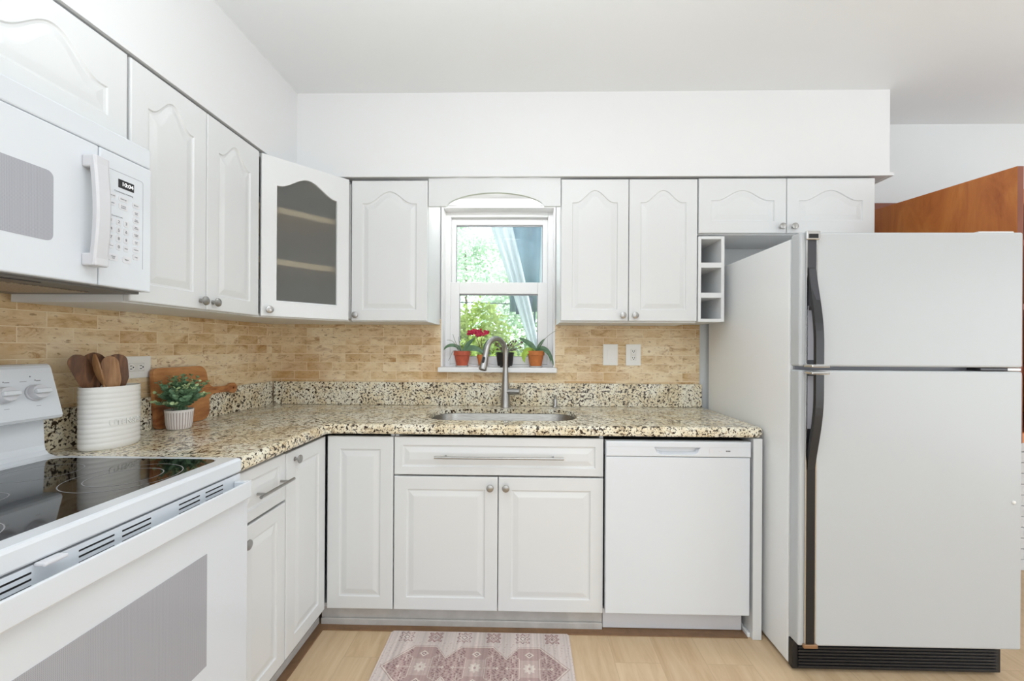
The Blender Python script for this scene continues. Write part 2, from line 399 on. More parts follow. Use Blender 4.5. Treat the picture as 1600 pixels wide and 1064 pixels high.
# ------------------------------------------------------------------ the room
def struct(name, bm, m, label=None, loc=None):
    o = obj(name, bm, m, loc=loc); o['kind'] = 'structure'
    if label: o['label'] = label
    return o
CZ = 2.555
struct('floor', B(-1.75, 4.6, -3.4, 2.41, -0.08, 0.0), M['floor'], 'light oak plank floor')
struct('ceiling', B(-1.75, 4.6, -3.4, 2.56, CZ, CZ+0.08), M['ceiling'], 'flat white ceiling')
b = nb(); OX0, OX1, OZ0, OZ1 = -0.497, 0.174, 1.115, 2.085
box(b, -1.75, OX0, 2.41, 2.56, 0, CZ); box(b, OX1, 4.6, 2.41, 2.56, 0, CZ)
box(b, OX0, OX1, 2.41, 2.56, 0, OZ0); box(b, OX0, OX1, 2.41, 2.56, OZ1, CZ)
struct('wall_back', b, M['wall2'], 'pale painted back wall')
b = nb(); prism(b, [(wx(-3.4)-0.012, -3.4), (wx(2.42)-0.012, 2.42), (-1.75, 2.42), (-1.75, -3.4)], 0, CZ)
struct('wall_left', b, M['paint'], 'white painted left wall')
struct('wall_right', B(4.5, 4.6, -3.4, 2.41, 0, CZ), M['paint'], 'white painted right wall')
struct('wall_rear', B(-1.75, 4.5, -3.4, -3.28, 0, CZ), M['paint'], 'white painted rear wall')
# tiled splash: thin slabs on the walls
b = nb(); TZ0, TZ1 = 0.90, 1.42
box(b, -1.503, OX0, 2.40, 2.41, TZ0, TZ1); box(b, OX1, 1.012, 2.40, 2.41, TZ0, TZ1); box(b, OX0, OX1, 2.40, 2.41, TZ0, OZ0)
struct('wall_back_tile', b, M['tile'], 'travertine brick tiles on the back wall')
b = nb(); prism(b, [(wx(0.2), 0.2), (wx(2.40), 2.40), (wx(2.40)-0.011, 2.40), (wx(0.2)-0.011, 0.2)], TZ0, TZ1+0.02)
struct('wall_left_tile', b, M['tile'], 'travertine brick tiles on the left wall')
# soffit over the wall cabinets with its moulding
SX, SY, SZ = -1.18, 2.085, 2.125
b = nb(); prism(b, [(SX, -3.28), (SX, SY), (1.817, SY), (1.817, 2.41), (wx(2.41)-0.005, 2.409), (wx(-3.28)-0.005, -3.28)], SZ, CZ)
struct('wall_soffit', b, M['paint'], 'white boxed soffit above the wall cabinets')
b = nb(); prism(b, [(SX, -3.28), (SX+0.012, -3.28), (SX+0.012, SY-0.012), (1.829, SY-0.012), (1.829, 2.40), (1.817, 2.40), (1.817, SY), (SX, SY)], SZ-0.004, SZ+0.012)
struct('trim_1', b, M['paint'], 'thin moulding along the soffit bottom')
# white painted reveal board behind the valance, above the window
struct('trim_2', B(-0.497, 0.174, 2.395, 2.409, 2.0855, 2.124), M['paint'], 'white board between window and soffit')
# window
win = thing('window_1', 'white vinyl single-hung window over the sink', 'window', (-0.162, 2.50, 1.13)); win['kind'] = 'structure'; del win['category']
b = nb(); fx0, fx1, fz0, fz1 = -0.492, 0.169, 1.120, 2.080
for r in ((fx0, fx0+0.035, fz0, fz1), (fx1-0.035, fx1, fz0, fz1), (fx0+0.035, fx1-0.035, fz1-0.035, fz1), (fx0+0.035, fx1-0.035, fz0, fz0+0.03)):
    box(b, r[0], r[1], 2.478, 2.555, r[2], r[3], 0.003)
obj('window_frame', b, M['vinyl'], win)
def sash(name, x0, x1, z0, z1, gx0, gx1, gz0, gz1, y0, y1):
    b = nb()
    box(b, x0, gx0, y0, y1, z0, z1, 0.003); box(b, gx1, x1, y0, y1, z0, z1, 0.003)
    box(b, gx0, gx1, y0, y1, gz1, z1, 0.003); box(b, gx0, gx1, y0, y1, z0, gz0, 0.003)
    s = obj(name, b, M['vinyl'], win)
    obj('glass_pane', B(gx0, gx1, (y0+y1)/2-0.002, (y0+y1)/2+0.002, gz0, gz1), M['glass'], s)
    g = nb()
    w_ = 0.004
    for r in ((gx0, gx0+w_, gz0, gz1), (gx1-w_, gx1, gz0, gz1), (gx0, gx1, gz1-0.008, gz1), (gx0, gx1, gz0, gz0+w_)):
        box(g, r[0], r[1], y0+0.012, y1-0.012, r[2], r[3])
    obj('glazing_bead', g, M['greyinsert'], s)
    return s
sash('upper_sash', -0.457, 0.134, 1.595, 2.044, -0.430, 0.104, 1.648, 2.006, 2.516, 2.548)
sash('lower_sash', -0.457, 0.134, 1.151, 1.648, -0.403, 0.074, 1.196, 1.578, 2.482, 2.514)
b = nb(); box(b, -0.4965, 0.1735, 2.411, 2.4775, OZ0+0.001, OZ0+0.022); box(b, -0.505, 0.183, 2.352, 2.411, OZ0-0.006, OZ0+0.022, 0.004)
obj('window_sill', b, M['vinyl'], win)
b = nb(); box(b, -0.4965, -0.486, 2.40, 2.4775, OZ0+0.024, OZ1); box(b, 0.163, 0.1735, 2.40, 2.4775, OZ0+0.024, OZ1); box(b, -0.486, 0.163, 2.40, 2.4775, OZ1-0.012, OZ1-0.001)
obj('window_casing', b, M['vinyl'], win)

# ------------------------------------------------------------------ cabinet doors
def panel_loop(w, h, fr, d, arch, n=28):
    """outline of the raised panel inset by d; counter-clockwise seen from the front (x right, z up)"""
    a = w/2 - fr - d; z0 = fr + d
    if arch:
        zt = h - fr - arch - d
        pts = [(-a, z0), (a, z0)]
        for i in range(n+1):
            x = a - 2*a*i/n; u = abs(x)/a
            pts.append((x, zt + arch*(0.5 + 0.5*math.cos(PI*min(u/0.86, 1.0)))))
        return pts
    zt = h - fr - d
    pts = [(-a, z0), (a, z0)] + [(a - 2*a*i/n, zt) for i in range(n+1)]
    return pts
PROFILE = [(0.0, 0.0), (0.003, 0.0045), (0.009, 0.0052), (0.030, 0.0006), (0.034, 0.0002)]
def door_bm(w, h, arch=0.0, fr=0.056, th=0.019, glass=False, glass_arch=None):
    """door in local coordinates: x centred, z from 0, front face at y=0, back at y=th"""
    b = nb(); r = 0.004
    rect = lambda i, y: [(-w/2+i, y, i), (w/2-i, y, i), (w/2-i, y, h-i), (-w/2+i, y, h-i)]
    lp = loft(b, [rect(0, th), rect(0, r), rect(r*0.3, r*0.3), rect(r, 0)], cap0=not glass, cap1=False)
    outer = lp[-1]
    if glass:
        pl = glass_arch
        inner = [b.verts.new((x, 0, z)) for x, z in pl]; ringfill(b, outer, inner)
        cxx = sum(p[0] for p in pl)/len(pl); czz = sum(p[1] for p in pl)/len(pl)
        sh = lambda d: [(cxx + (x-cxx)*(1-d), czz + (z-czz)*(1-d)) for x, z in pl]
        i2 = [b.verts.new((x, 0.004, z)) for x, z in sh(0.012)]; i3 = [b.verts.new((x, th, z)) for x, z in sh(0.012)]
        n = len(inner)
        for A, D in ((inner, i2), (i2, i3)):
            for j in range(n): b.faces.new((A[j], A[(j+1) % n], D[(j+1) % n], D[j]))
        ringfill(b, lp[0], i3)
    else:
        prev = None
        for k, (d, dep) in enumerate(PROFILE):
            vs = [b.verts.new((x, dep, z)) for x, z in panel_loop(w, h, fr, d, arch)]
            if prev is None: ringfill(b, outer, vs)
            else:
                n = len(vs)
                for j in range(n): b.faces.new((prev[j], prev[(j+1) % n], vs[(j+1) % n], vs[j]))
            prev = vs
        es = [b.edges.get((prev[j], prev[(j+1) % len(prev)])) for j in range(len(prev))]
        bmesh.ops.triangle_fill(b, use_beauty=True, use_dissolve=False, edges=es)
    bmesh.ops.recalc_face_normals(b, faces=b.faces)
    return b
def knob_bm(mtx):
    b = nb()
    lathe(b, [(0.0, 0.0), (0.008, 0.0), (0.008, 0.002), (0.0048, 0.004), (0.0046, 0.013), (0.008, 0.016), (0.0145, 0.018), (0.0162, 0.0205), (0.0155, 0.0235), (0.011, 0.0255), (0.0, 0.0262)], 0, 0, 24,
          mtx=mtx @ Matrix.Rotation(PI/2, 4, 'X'))
    return b
def add_door(parent, w, h, mtx, arch=0.0, fr=0.056, knob=None, name='door', **kw):
    b = door_bm(w, h, arch, fr, **kw); bmesh.ops.transform(b, matrix=mtx, verts=b.verts)
    d = obj(name, b, M['foil'], parent)
    if knob: obj('knob', knob_bm(mtx @ T(knob[0], 0, knob[1])), M['nickel'], d, smooth=0.6)
    return d
def bar_handle(parent, mtx, L, r=0.0055, off=0.032):
    b = nb(); z = 0
    b1 = nb(); cyl(b1, (-L/2, -off, 0), (L/2, -off, 0), r, n=16)
    for s in (-1, 1): cyl(b1, (s*(L/2-0.045 if L > 0.3 else s*0 + L/2-0.03), 0.0, 0), (s*(L/2-0.045 if L > 0.3 else L/2-0.03), -off, 0), r*0.8, n=12)
    merge(b, b1, mtx); obj('bar_handle', b, M['nickel'], parent, smooth=0.7)
def carcass(x0, x1, y0, y1, z0, z1, front, t_=0.016, top=True, back=True):
    """open box of boards; front names the open side"""
    b = nb()
    if front == '-Y':
        box(b, x0, x0+t_, y0, y1, z0, z1); box(b, x1-t_, x1, y0, y1, z0, z1)
        if back: box(b, x0+t_, x1-t_, y1-0.006, y1, z0, z1)
        box(b, x0+t_, x1-t_, y0, y1-0.006, z0, z0+t_)
        if top: box(b, x0+t_, x1-t_, y0, y1-0.006, z1-t_, z1)
    else:
        box(b, x0, x1, y0, y0+t_, z0, z1); box(b, x0, x1, y1-t_, y1, z0, z1)
        if back: box(b, x0, x0+0.006, y0+t_, y1-t_, z0, z1)
        box(b, x0+0.006, x1, y0+t_, y1-t_, z0, z0+t_)
        if top: box(b, x0+0.006, x1, y0+t_, y1-t_, z1-t_, z1)
    return b
DT = 0.019
def back_door(parent, x0, x1, z0, z1, yf, **k):
    g = 0.0015; return add_door(parent, x1-x0-2*g, z1-z0, T((x0+x1)/2, yf, z0), **k)
def left_door(parent, y0, y1, z0, z1, xf, **k):
    g = 0.0015; return add_door(parent, y1-y0-2*g, z1-z0, T(xf, (y0+y1)/2, z0) @ RZ(PI/2), **k)

UZ0, UZ1 = 1.388, 2.110
GW = 'white arched-panel wall cabinets'
# over the microwave
c = thing('wall_cabinet', 'short white wall cabinet above the microwave, arched door panels', 'cabinet', (-1.34, 0.80, 1.835))
obj('body', carcass(-1.525, -1.189, 0.425, 1.178, 1.837, UZ1, '+X'), M['foilbox'], c)
left_door(c, 0.426, 0.80, 1.842, UZ1-0.002, -1.168, arch=0.075)
left_door(c, 0.80, 1.178, 1.842, UZ1-0.002, -1.168, arch=0.075)
# pair beside the microwave
c = thing('wall_cabinet', 'tall two-door white wall cabinet right of the microwave', 'cabinet', (-1.34, 1.48, 1.384))
obj('body', carcass(-1.525, -1.189, 1.184, 1.775, 1.384, UZ1, '+X'), M['foilbox'], c)
left_door(c, 1.184, 1.476, UZ0, UZ1-0.002, -1.168, arch=0.062, knob=(0.118, 0.030))
left_door(c, 1.476, 1.772, UZ0, UZ1-0.002, -1.168, arch=0.062, knob=(-0.118, 0.030))
# diagonal corner cabinet with glass
A = Vector((-1.166, 1.7775)); Bv = Vector((-0.901, 2.0775)); dv = (Bv-A).normalized(); ang = math.atan2(dv.y, dv.x); nv = Vector((-dv.y, dv.x))
c = thing('corner_wall_cabinet', 'diagonal corner wall cabinet with grey frosted glass door', 'cabinet', (-1.25, 2.15, 1.384))
A2, B2 = A + nv*0.021, Bv + nv*0.021
pent = [(A2.x, A2.y), (B2.x, B2.y), (-0.904, 2.398), (-1.500, 2.398), (-1.523, 1.780), (A2.x-0.016, 1.780)]
b = nb(); prism(b, pent, 1.384, 1.400); prism(b, pent, UZ1-0.016, UZ1)
box(b, -0.92, -0.904, B2.y+0.01, 2.398, 1.40, UZ1-0.016); box(b, -1.498, -0.92, 2.388, 2.398, 1.40, UZ1-0.016)
box(b, -1.521, A2.x-0.018, 1.780, 1.796, 1.40, UZ1-0.016); box(b, -1.516, -1.510, 1.796, 2.0, 1.40, UZ1-0.016); box(b, -1.510, -1.499, 1.99, 2.388, 1.40, UZ1-0.016)
obj('body', b, M['foilbox'], c)
for zz in (1.63, 1.87):
    obj('shelf', prism(nb(), [(A2.x-0.012, A2.y+0.008), (B2.x-0.018, B2.y+0.008), (-0.925, 2.37), (-1.49, 2.37), (-1.505, 1.80)], zz, zz+0.026), M['shelfwood'] if 'shelfwood' in M else M['foilbox'], c)
dw = (Bv-A).length - 0.004; dh = UZ1-0.002-UZ0
mt = T((A.x+Bv.x)/2, (A.y+Bv.y)/2, UZ0) @ RZ(ang)
gl = []; ga = dw/2-0.062
gl = [(-ga, 0.068), (ga, 0.068)]
for i in range(29):
    x = ga - 2*ga*i/28; u = abs(x)/ga
    gl.append((x, dh-0.128 + 0.062*(0.5+0.5*math.cos(PI*min(u/0.97, 1)))))
d = add_door(c, dw, dh, mt, glass=True, glass_arch=gl, knob=(-dw/2+0.030, 0.030))
b = nb(); gp = [(x*1.02, z) for x, z in gl]
loft(b, [[(x, 0.009, z) for x, z in gp], [(x, 0.013, z) for x, z in gp]]); bmesh.ops.recalc_face_normals(b, faces=b.faces)
bmesh.ops.transform(b, matrix=mt, verts=b.verts); obj('glass_pane', b, M['frost'], d, label='grey frosted glass')
# single
YF = 2.088
c = thing('wall_cabinet', 'single-door white wall cabinet between the glass corner cabinet and the window', 'cabinet', (-0.70, 2.25, 1.384))
obj('body', carcass(-0.898, -0.503, YF+0.021, 2.397, 1.384, UZ1, '-Y'), M['foilbox'], c)
back_door(c, -0.898, -0.503, UZ0, UZ1-0.002, YF, arch=0.062, knob=(-0.170, 0.028))
# valance
b = nb(); n = 36; vx0, vx1 = -0.5, 0.175; ax0, ax1 = -0.408, 0.093
bot = [(vx0, 1.977), (ax0, 1.977)] + [(ax0+(ax1-ax0)*i/n, 1.977 + 0.070*math.sqrt(max(0, 1-((2*i/n-1)*0.995)**2))**1.25) for i in range(1, n)] + [(ax1, 1.977), (vx1, 1.977)]
top = [(x, 2.120) for x, _ in bot]
ys = (YF+0.004, YF+0.022)
for y, flip in ((ys[0], 0), (ys[1], 1)):
    for i in range(len(bot)-1):
        q = [(bot[i][0], y, bot[i][1]), (bot[i+1][0], y, bot[i+1][1]), (top[i+1][0], y, top[i+1][1]), (top[i][0], y, top[i][1])]
        b.faces.new([b.verts.new(p) for p in (q[::-1] if flip else q)])
for i in range(len(bot)-1):
    for P, fl in ((bot, 1), (top, 0)):
        q = [(P[i][0], ys[0], P[i][1]), (P[i+1][0], ys[0], P[i+1][1]), (P[i+1][0], ys[1], P[i+1][1]), (P[i][0], ys[1], P[i][1])]
        b.faces.new([b.verts.new(p) for p in (q[::-1] if fl else q)])
bmesh.ops.remove_doubles(b, verts=b.verts, dist=1e-5)
o = obj('window_valance', b, M['foil'], loc=(-0.16, YF, 1.98)); setprops(o, 'white arched valance board bridging the cabinets above the window', 'valance')
# double right of window
c = thing('wall_cabinet', 'tall two-door white wall cabinet right of the window', 'cabinet', (0.52, 2.25, 1.384))
obj('body', carcass(0.177, 0.868, YF+0.021, 2.397, 1.384, UZ1+0.004, '-Y'), M['foilbox'], c)
back_door(c, 0.178, 0.5225, UZ0+0.004, UZ1+0.002, YF, arch=0.062, knob=(0.142, 0.028))
back_door(c, 0.5225, 0.868, UZ0+0.004, UZ1+0.002, YF, arch=0.062, knob=(-0.142, 0.028))
# over the fridge
c = thing('wall_cabinet', 'low two-door white wall cabinet above the refrigerator', 'cabinet', (1.31, 2.25, 1.833))
obj('body', carcass(0.871, 1.750, YF+0.021, 2.405, 1.833, UZ1+0.006, '-Y'), M['foilbox'], c)
back_door(c, 0.872, 1.312, 1.838, UZ1+0.005, YF, arch=0.052, fr=0.060, knob=(0.190, 0.030))
back_door(c, 1.312, 1.750, 1.838, UZ1+0.005, YF, arch=0.052, fr=0.060, knob=(-0.190, 0.030))
# cubby
c = thing('cubby_shelf', 'narrow white three-hole cubby shelf hanging left of the refrigerator', 'shelf', (0.94, 2.25, 1.388))
b = nb(); x0, x1 = 0.872, 1.003; t_ = 0.0145
box(b, x0, x0+t_, YF, 2.39, 1.39, 1.822, 0.001); box(b, x1-t_-0.002, x1, YF, 2.39, 1.39, 1.822, 0.001)
box(b, x0+t_, x1-t_-0.002, YF, 2.39, 1.808, 1.822); box(b, x0+t_, x1-t_-0.002, YF, 2.39, 1.39, 1.405); box(b, x0+t_, x1-t_-0.002, 2.384, 2.39, 1.405, 1.808)
obj('body', b, M['foilbox'], c)
for z in (1.524, 1.676): obj('shelf', B(x0+t_, x1-t_-0.002, YF, 2.384, z-0.0125, z+0.0125), M['foilbox'], c)

# ------------------------------------------------------------------ base cabinets
DF = 1.802; LF = -0.882; BZ0, BZ1 = 0.092, 0.857
c = thing('base_cabinet', 'narrow white base cabinet with one drawer beside the range', 'cabinet', (-1.2, 1.36, 0.08))
obj('body', carcass(-1.49, LF-0.021, 1.222, 1.496, 0.088, 0.868, '+X'), M['foilbox'], c)
d = left_door(c, 1.228, 1.497, 0.690, BZ1+0.003, LF, fr=0.036, name='drawer_front')
bar_handle(d, T(LF, 1.400, 0.768) @ RZ(PI/2), 0.19)
left_door(c, 1.228, 1.497, BZ0, 0.681, LF, fr=0.050, knob=(-0.098, 0.542))
c = thing('corner_base_cabinet', 'white corner base cabinet with two bi-fold doors meeting at the inner corner', 'cabinet', (-1.2, 2.1, 0.08))
b = nb(); box(b, -1.49, LF-0.021, 1.499, 1.515, 0.088, 0.868); box(b, -0.598, -0.582, DF+0.021, 2.39, 0.088, 0.868)
prism(b, [(-1.49, 1.515), (LF-0.021, 1.515), (LF-0.021, DF+0.021), (-0.598, DF+0.021), (-0.598, 2.38), (-1.49, 2.38)], 0.088, 0.104)
box(b, -1.49, -0.598, 2.381, 2.39, 0.104, 0.868); box(b, -1.498, -1.49, 1.515, 2.38, 0.104, 0.868)
obj('body', b, M['foilbox'], c)
left_door(c, 1.499, DF-0.003, BZ0, BZ1, LF, fr=0.056, knob=(-0.095, 0.732))
back_door(c, LF+0.004, -0.581, BZ0, BZ1, DF, fr=0.056)
c = thing('sink_base_cabinet', 'wide white sink base cabinet with a long bar handle and two doors', 'cabinet', (-0.115, 2.1, 0.08))
obj('body', carcass(-0.579, 0.347, DF+0.021, 2.39, 0.088, 0.866, '-Y', top=False), M['foilbox'], c)
d = back_door(c, -0.579, 0.347, 0.690, BZ1, DF, fr=0.036, name='drawer_front')
bar_handle(d, T(-0.112, DF, 0.775), 0.562)
back_door(c, -0.579, -0.1165, BZ0, 0.683, DF, fr=0.056, knob=(0.197, 0.548))
back_door(c, -0.1165, 0.347, BZ0, 0.683, DF, fr=0.056, knob=(-0.197, 0.548))
o = obj('end_panel', B(0.986, 1.024, 1.785, 2.39, 0.001, 0.867, 0.001), M['foil'], loc=(1.0, 2.0, 0)); setprops(o, 'tall narrow white end panel between dishwasher and refrigerator', 'panel')
o = obj('shoe_block', B(0.972, 0.9855, 1.80, 2.3, 0.0, 0.020, 0.003), M['paint'], loc=(1.0, 1.8, 0)); o['kind'] = 'structure'; o.name = 'trim_3'
# toe kicks with base shoe, thin brown floor strip
b = nb(); box(b, -0.915, 0.349, 1.838, 1.852, 0.0, 0.086, 0.001); box(b, -0.915, 0.349, 1.828, 1.838, 0.0, 0.032, 0.004)
struct('trim_4', b, M['toe'], 'worn white toe kick under the sink cabinets')
b = nb(); box(b, -0.948, -0.935, 1.222, 1.852, 0.0, 0.086, 0.001); box(b, -0.935, -0.925, 1.222, 1.838, 0.0, 0.032, 0.004)
struct('trim_5', b, M['toe'], 'worn white toe kick under the left cabinets')
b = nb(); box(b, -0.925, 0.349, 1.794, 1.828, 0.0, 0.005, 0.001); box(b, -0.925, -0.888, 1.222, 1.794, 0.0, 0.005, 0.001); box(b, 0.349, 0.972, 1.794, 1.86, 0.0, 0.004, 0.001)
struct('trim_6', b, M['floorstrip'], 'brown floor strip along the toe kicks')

# ------------------------------------------------------------------ countertop, splash, sink
def offset_poly(poly, d):
    n = len(poly); out = []
    for i in range(n):
        p0, p1, p2 = Vector(poly[i-1]), Vector(poly[i]), Vector(poly[(i+1) % n])
        e1 = (p1-p0).normalized(); e2 = (p2-p1).normalized()
        n1 = Vector((-e1.y, e1.x)); n2 = Vector((-e2.y, e2.x)); m = n1+n2; m = m/max(m.dot(n1), 0.2)
        out.append((p1 + m*d)[:])
    return out
cr = 0.035
rc = [(1.037-cr+cr*math.cos(-PI/2+PI/2*i/6), 1.785+cr+cr*math.sin(-PI/2+PI/2*i/6)) for i in range(7)]
ic = [(-0.865+0.02-0.02*math.cos(PI/2*i/4), 1.785-0.02+0.02*math.sin(PI/2*i/4)) for i in range(5)]
outer = [(wx(1.217)+0.001, 1.217), (-0.865, 1.217)] + ic + rc + [(1.037, 2.3995), (wx(2.3995)+0.001, 2.3995)]
hole = rrect(-0.474, 0.254, 1.908, 2.250, 0.115, 8)
hole2 = rrect(-0.520, 0.300, 1.862, 2.292, 0.13, 8)
b = nb(); zt, zb = 0.914, 0.870
prof = [(0.012, zb), (0.004, zb+0.003), (0, zb+0.011), (0, zt-0.013), (0.004, zt-0.004), (0.013, zt)]
L = loft(b, [[(x, y, z) for x, y in offset_poly(outer, d)] for d, z in prof], False, False)
h1 = [b.verts.new((x, y, zt)) for x, y in hole]; hA = [b.verts.new((x, y, 0.892)) for x, y in hole]; hB = [b.verts.new((x, y, 0.892)) for x, y in hole2]; h0 = [b.verts.new((x, y, zb)) for x, y in hole2]
ringfill(b, L[-1], h1); ringfill(b, L[0], h0)
for P_, Q_ in ((h1, hA), (hA, hB), (hB, h0)):
    for j in range(len(P_)): b.faces.new((P_[j], Q_[j], Q_[(j+1) % len(Q_)], P_[(j+1) % len(P_)]))
bmesh.ops.recalc_face_normals(b, faces=b.faces)
o = obj('granite_countertop', b, M['granite'], loc=(0, 2.0, 0.87)); setprops(o, 'L-shaped cream granite countertop with dark speckles and a sink cutout', 'countertop')
o = obj('granite_splashback', B(-1.478, 1.018, 2.378, 2.399, 0.9145, 1.047, 0.002), M['granite'], loc=(0, 2.39, 0.914)); setprops(o, 'low speckled granite splashback along the back wall behind the sink', 'splashback')
b = nb(); prism(b, [(wx(1.217)+0.022, 1.217), (wx(2.376)+0.022, 2.376), (wx(2.376)+0.001, 2.376), (wx(1.217)+0.001, 1.217)], 0.9145, 1.047); bmesh.ops.recalc_face_normals(b, faces=b.faces)
o = obj('granite_splashback', b, M['granite'], loc=(-1.52, 1.8, 0.914)); setprops(o, 'low speckled granite splashback along the left wall behind the cutting board', 'splashback')
c = thing('kitchen_sink', 'undermount stainless steel sink set into the granite countertop', 'sink', (-0.105, 2.085, 0.68))
b = nb()
def rr(o_, z, r=0.115): return [(x, y, z) for x, y in rrect(-0.474-o_, 0.254+o_, 1.908-o_, 2.250+o_, r+o_, 8)]
loft(b, [rr(0.025, 0.8915), rr(0.006, 0.8915), rr(0.004, 0.888), rr(-0.004, 0.74), rr(-0.012, 0.712), rr(-0.035, 0.700), rr(-0.09, 0.697, 0.117)], False, True)
bmesh.ops.recalc_face_normals(b, faces=b.faces)
obj('bowl', b, M['steel'], c, smooth=0.7)
b = nb(); lathe(b, [(0.0, 0.700), (0.02, 0.699), (0.038, 0.7005), (0.043, 0.6995), (0.043, 0.6975)], -0.105, 2.11, 28); obj('drain', b, M['chrome'], c, smooth=0.7)
# faucet
FX, FY = -0.112, 2.325
c = thing('kitchen_faucet', 'brushed nickel gooseneck pull-down faucet behind the sink', 'faucet', (FX, FY, 0.914))
b = nb(); lathe(b, [(0.0, 0.9145), (0.029, 0.9145), (0.029, 0.921), (0.027, 0.925), (0.0255, 0.96), (0.0235, 1.0), (0.0185, 1.08), (0.0145, 1.14), (0.0, 1.141)], FX, FY, 32)
obj('body', b, M['nickel'], c, smooth=0.6)
ex, ey = -0.208, 2.19
dxy = Vector((ex-FX, ey-FY, 0)); Rr = dxy.length/2; dn = dxy.normalized()
pts = [Vector((FX, FY, 1.13)), Vector((FX, FY, 1.17))]
zc = 1.222
pts.append(Vector((FX, FY, zc)))
for i in range(1, 15):
    a = PI - PI*0.94*i/14
    pts.append(Vector((FX, FY, zc)) + dn*(Rr + Rr*math.cos(a)) + Vector((0, 0, Rr*0.98*math.sin(a))))
b = nb(); tube(b, pts, [0.0142]*len(pts), 18); obj('gooseneck', b, M['nickel'], c, smooth=0.9)
e = pts[-1]; tang = (pts[-1]-pts[-2]).normalized()
b = nb(); tube(b, [e-tang*0.002, e+tang*0.02, e+tang*0.03, e+tang*0.085, e+tang*0.105, e+tang*0.108], [0.0152, 0.0158, 0.0165, 0.0205, 0.0215, 0.019], 20); hd = obj('spray_head', b, M['nickel'], c, smooth=0.7)
side = Vector((-dn.y, dn.x, 0)); pn = -Vector((0, 1, 0)) + dn*0.6; pn.normalize()
b = nb(); cc = e+tang*0.052
tube(b, [cc - tang*0.018 + pn*0.0155, cc - tang*0.012 + pn*0.0185, cc + tang*0.012 + pn*0.0205, cc + tang*0.018 + pn*0.0165], [0.002, 0.007, 0.007, 0.002], 10); obj('spray_button', b, M['black'], hd, smooth=0.8)
b = nb(); tube(b, [e+tang*0.107, e+tang*0.110], [0.017, 0.016], 18); obj('nozzle', b, M['charcoal'], hd)
b = nb(); cyl(b, (FX+0.014, FY-0.004, 1.004), (FX+0.082, FY-0.022, 1.004), 0.018, 0.018, 22); lv = obj('valve', b, M['nickel'], c, smooth=0.6)
b = nb(); tube(b, [(FX+0.072, FY-0.020, 1.010), (FX+0.080, FY-0.023, 1.024), (FX+0.085, FY-0.028, 1.038)], [0.0075, 0.006, 0.005], 12); obj('lever', b, M['nickel'], c, smooth=0.8)
c = thing('soap_dispenser', 'short brushed nickel soap pump right of the faucet', 'soap dispenser', (0.172, 2.335, 0.914))
b = nb(); lathe(b, [(0.0, 0.9145), (0.017, 0.9145), (0.017, 0.918), (0.0135, 0.921), (0.0115, 0.926), (0.0115, 0.958), (0.009, 0.962), (0.0, 0.963)], 0.172, 2.335, 24); obj('body', b, M['nickel'], c, smooth=0.6)
b = nb(); cyl(b, (0.172, 2.335, 0.961), (0.172, 2.335, 0.985), 0.0075); tube(b, [(0.172, 2.335, 0.981), (0.168, 2.312, 0.984), (0.166, 2.295, 0.979)], [0.0055, 0.0050, 0.0042], 12); obj('spout', b, M['nickel'], c, smooth=0.8)

# ------------------------------------------------------------------ dishwasher
c = thing('dishwasher', 'white built-in dishwasher under the right end of the countertop', 'dishwasher', (0.66, 2.0, 0.0))
DWY = 1.783
obj('tub', B(0.354, 0.968, DWY+0.035, 2.38, 0.10, 0.850), M['dark'], c)
obj('kick_plate', B(0.352, 0.966, 1.838, 1.850, 0.006, 0.094, 0.002), M['applgrey'], c)
obj('door', B(0.352, 0.972, DWY, DWY+0.032, 0.104, 0.785, 0.004, 3), M['appl'], c)
# control strip with a scooped pocket handle
b = nb(); x0, x1, z0, z1, y = 0.352, 0.974, 0.7865, 0.853, DWY-0.003
px0, px1, pz0, pz1 = 0.558, 0.758, 0.797, 0.829
pock = [(px0, pz1), (px0+0.012, pz0+0.010), (px0+0.022, pz0+0.003), (px0+0.036, pz0), (px1-0.036, pz0), (px1-0.022, pz0+0.003), (px1-0.012, pz0+0.010), (px1, pz1)]
R_ = lambda i, yy: [(x0+i, yy, z0+i), (x1-i, yy, z0+i), (x1-i, yy, z1-i), (x0+i, yy, z1-i)]
lp = loft(b, [R_(0, DWY+0.032), R_(0, y+0.006), R_(0.0015, y+0.0015), R_(0.005, y)], True, False)
inn = [b.verts.new((x, y, z)) for x, z in pock]; ringfill(b, lp[-1], inn)
mx, mz = (px0+px1)/2, pz1
bk = [b.verts.new((mx+(x-mx)*0.93, y+0.020, mz+(z-mz)*0.72)) for x, z in pock]
for j in range(len(inn)): b.faces.new((inn[j], inn[(j+1) % len(inn)], bk[(j+1) % len(inn)], bk[j]))
b.faces.new(bk); bmesh.ops.recalc_face_normals(b, faces=b.faces)
cp = obj('control_panel', b, M['appl'], c)
obj('top_edge_seam', B(0.356, 0.970, y-0.0006, y+0.001, 0.8285, 0.8297), M['applgrey'], cp)
b = nb()
for i, xx in enumerate((0.866, 0.8725, 0.879)): obj('indicator_light', B(xx, xx+0.005, y-0.0008, y+0.001, 0.8115, 0.8165), M['ink'], cp)
for q in ((0.795, 0.811, 0.806, 0.824), (0.838, 0.852, 0.808, 0.816), (0.895, 0.915, 0.8185, 0.8195)): obj('button', B(q[0], q[1], y-0.0008, y+0.001, q[2], q[3]), M['btn'], cp)

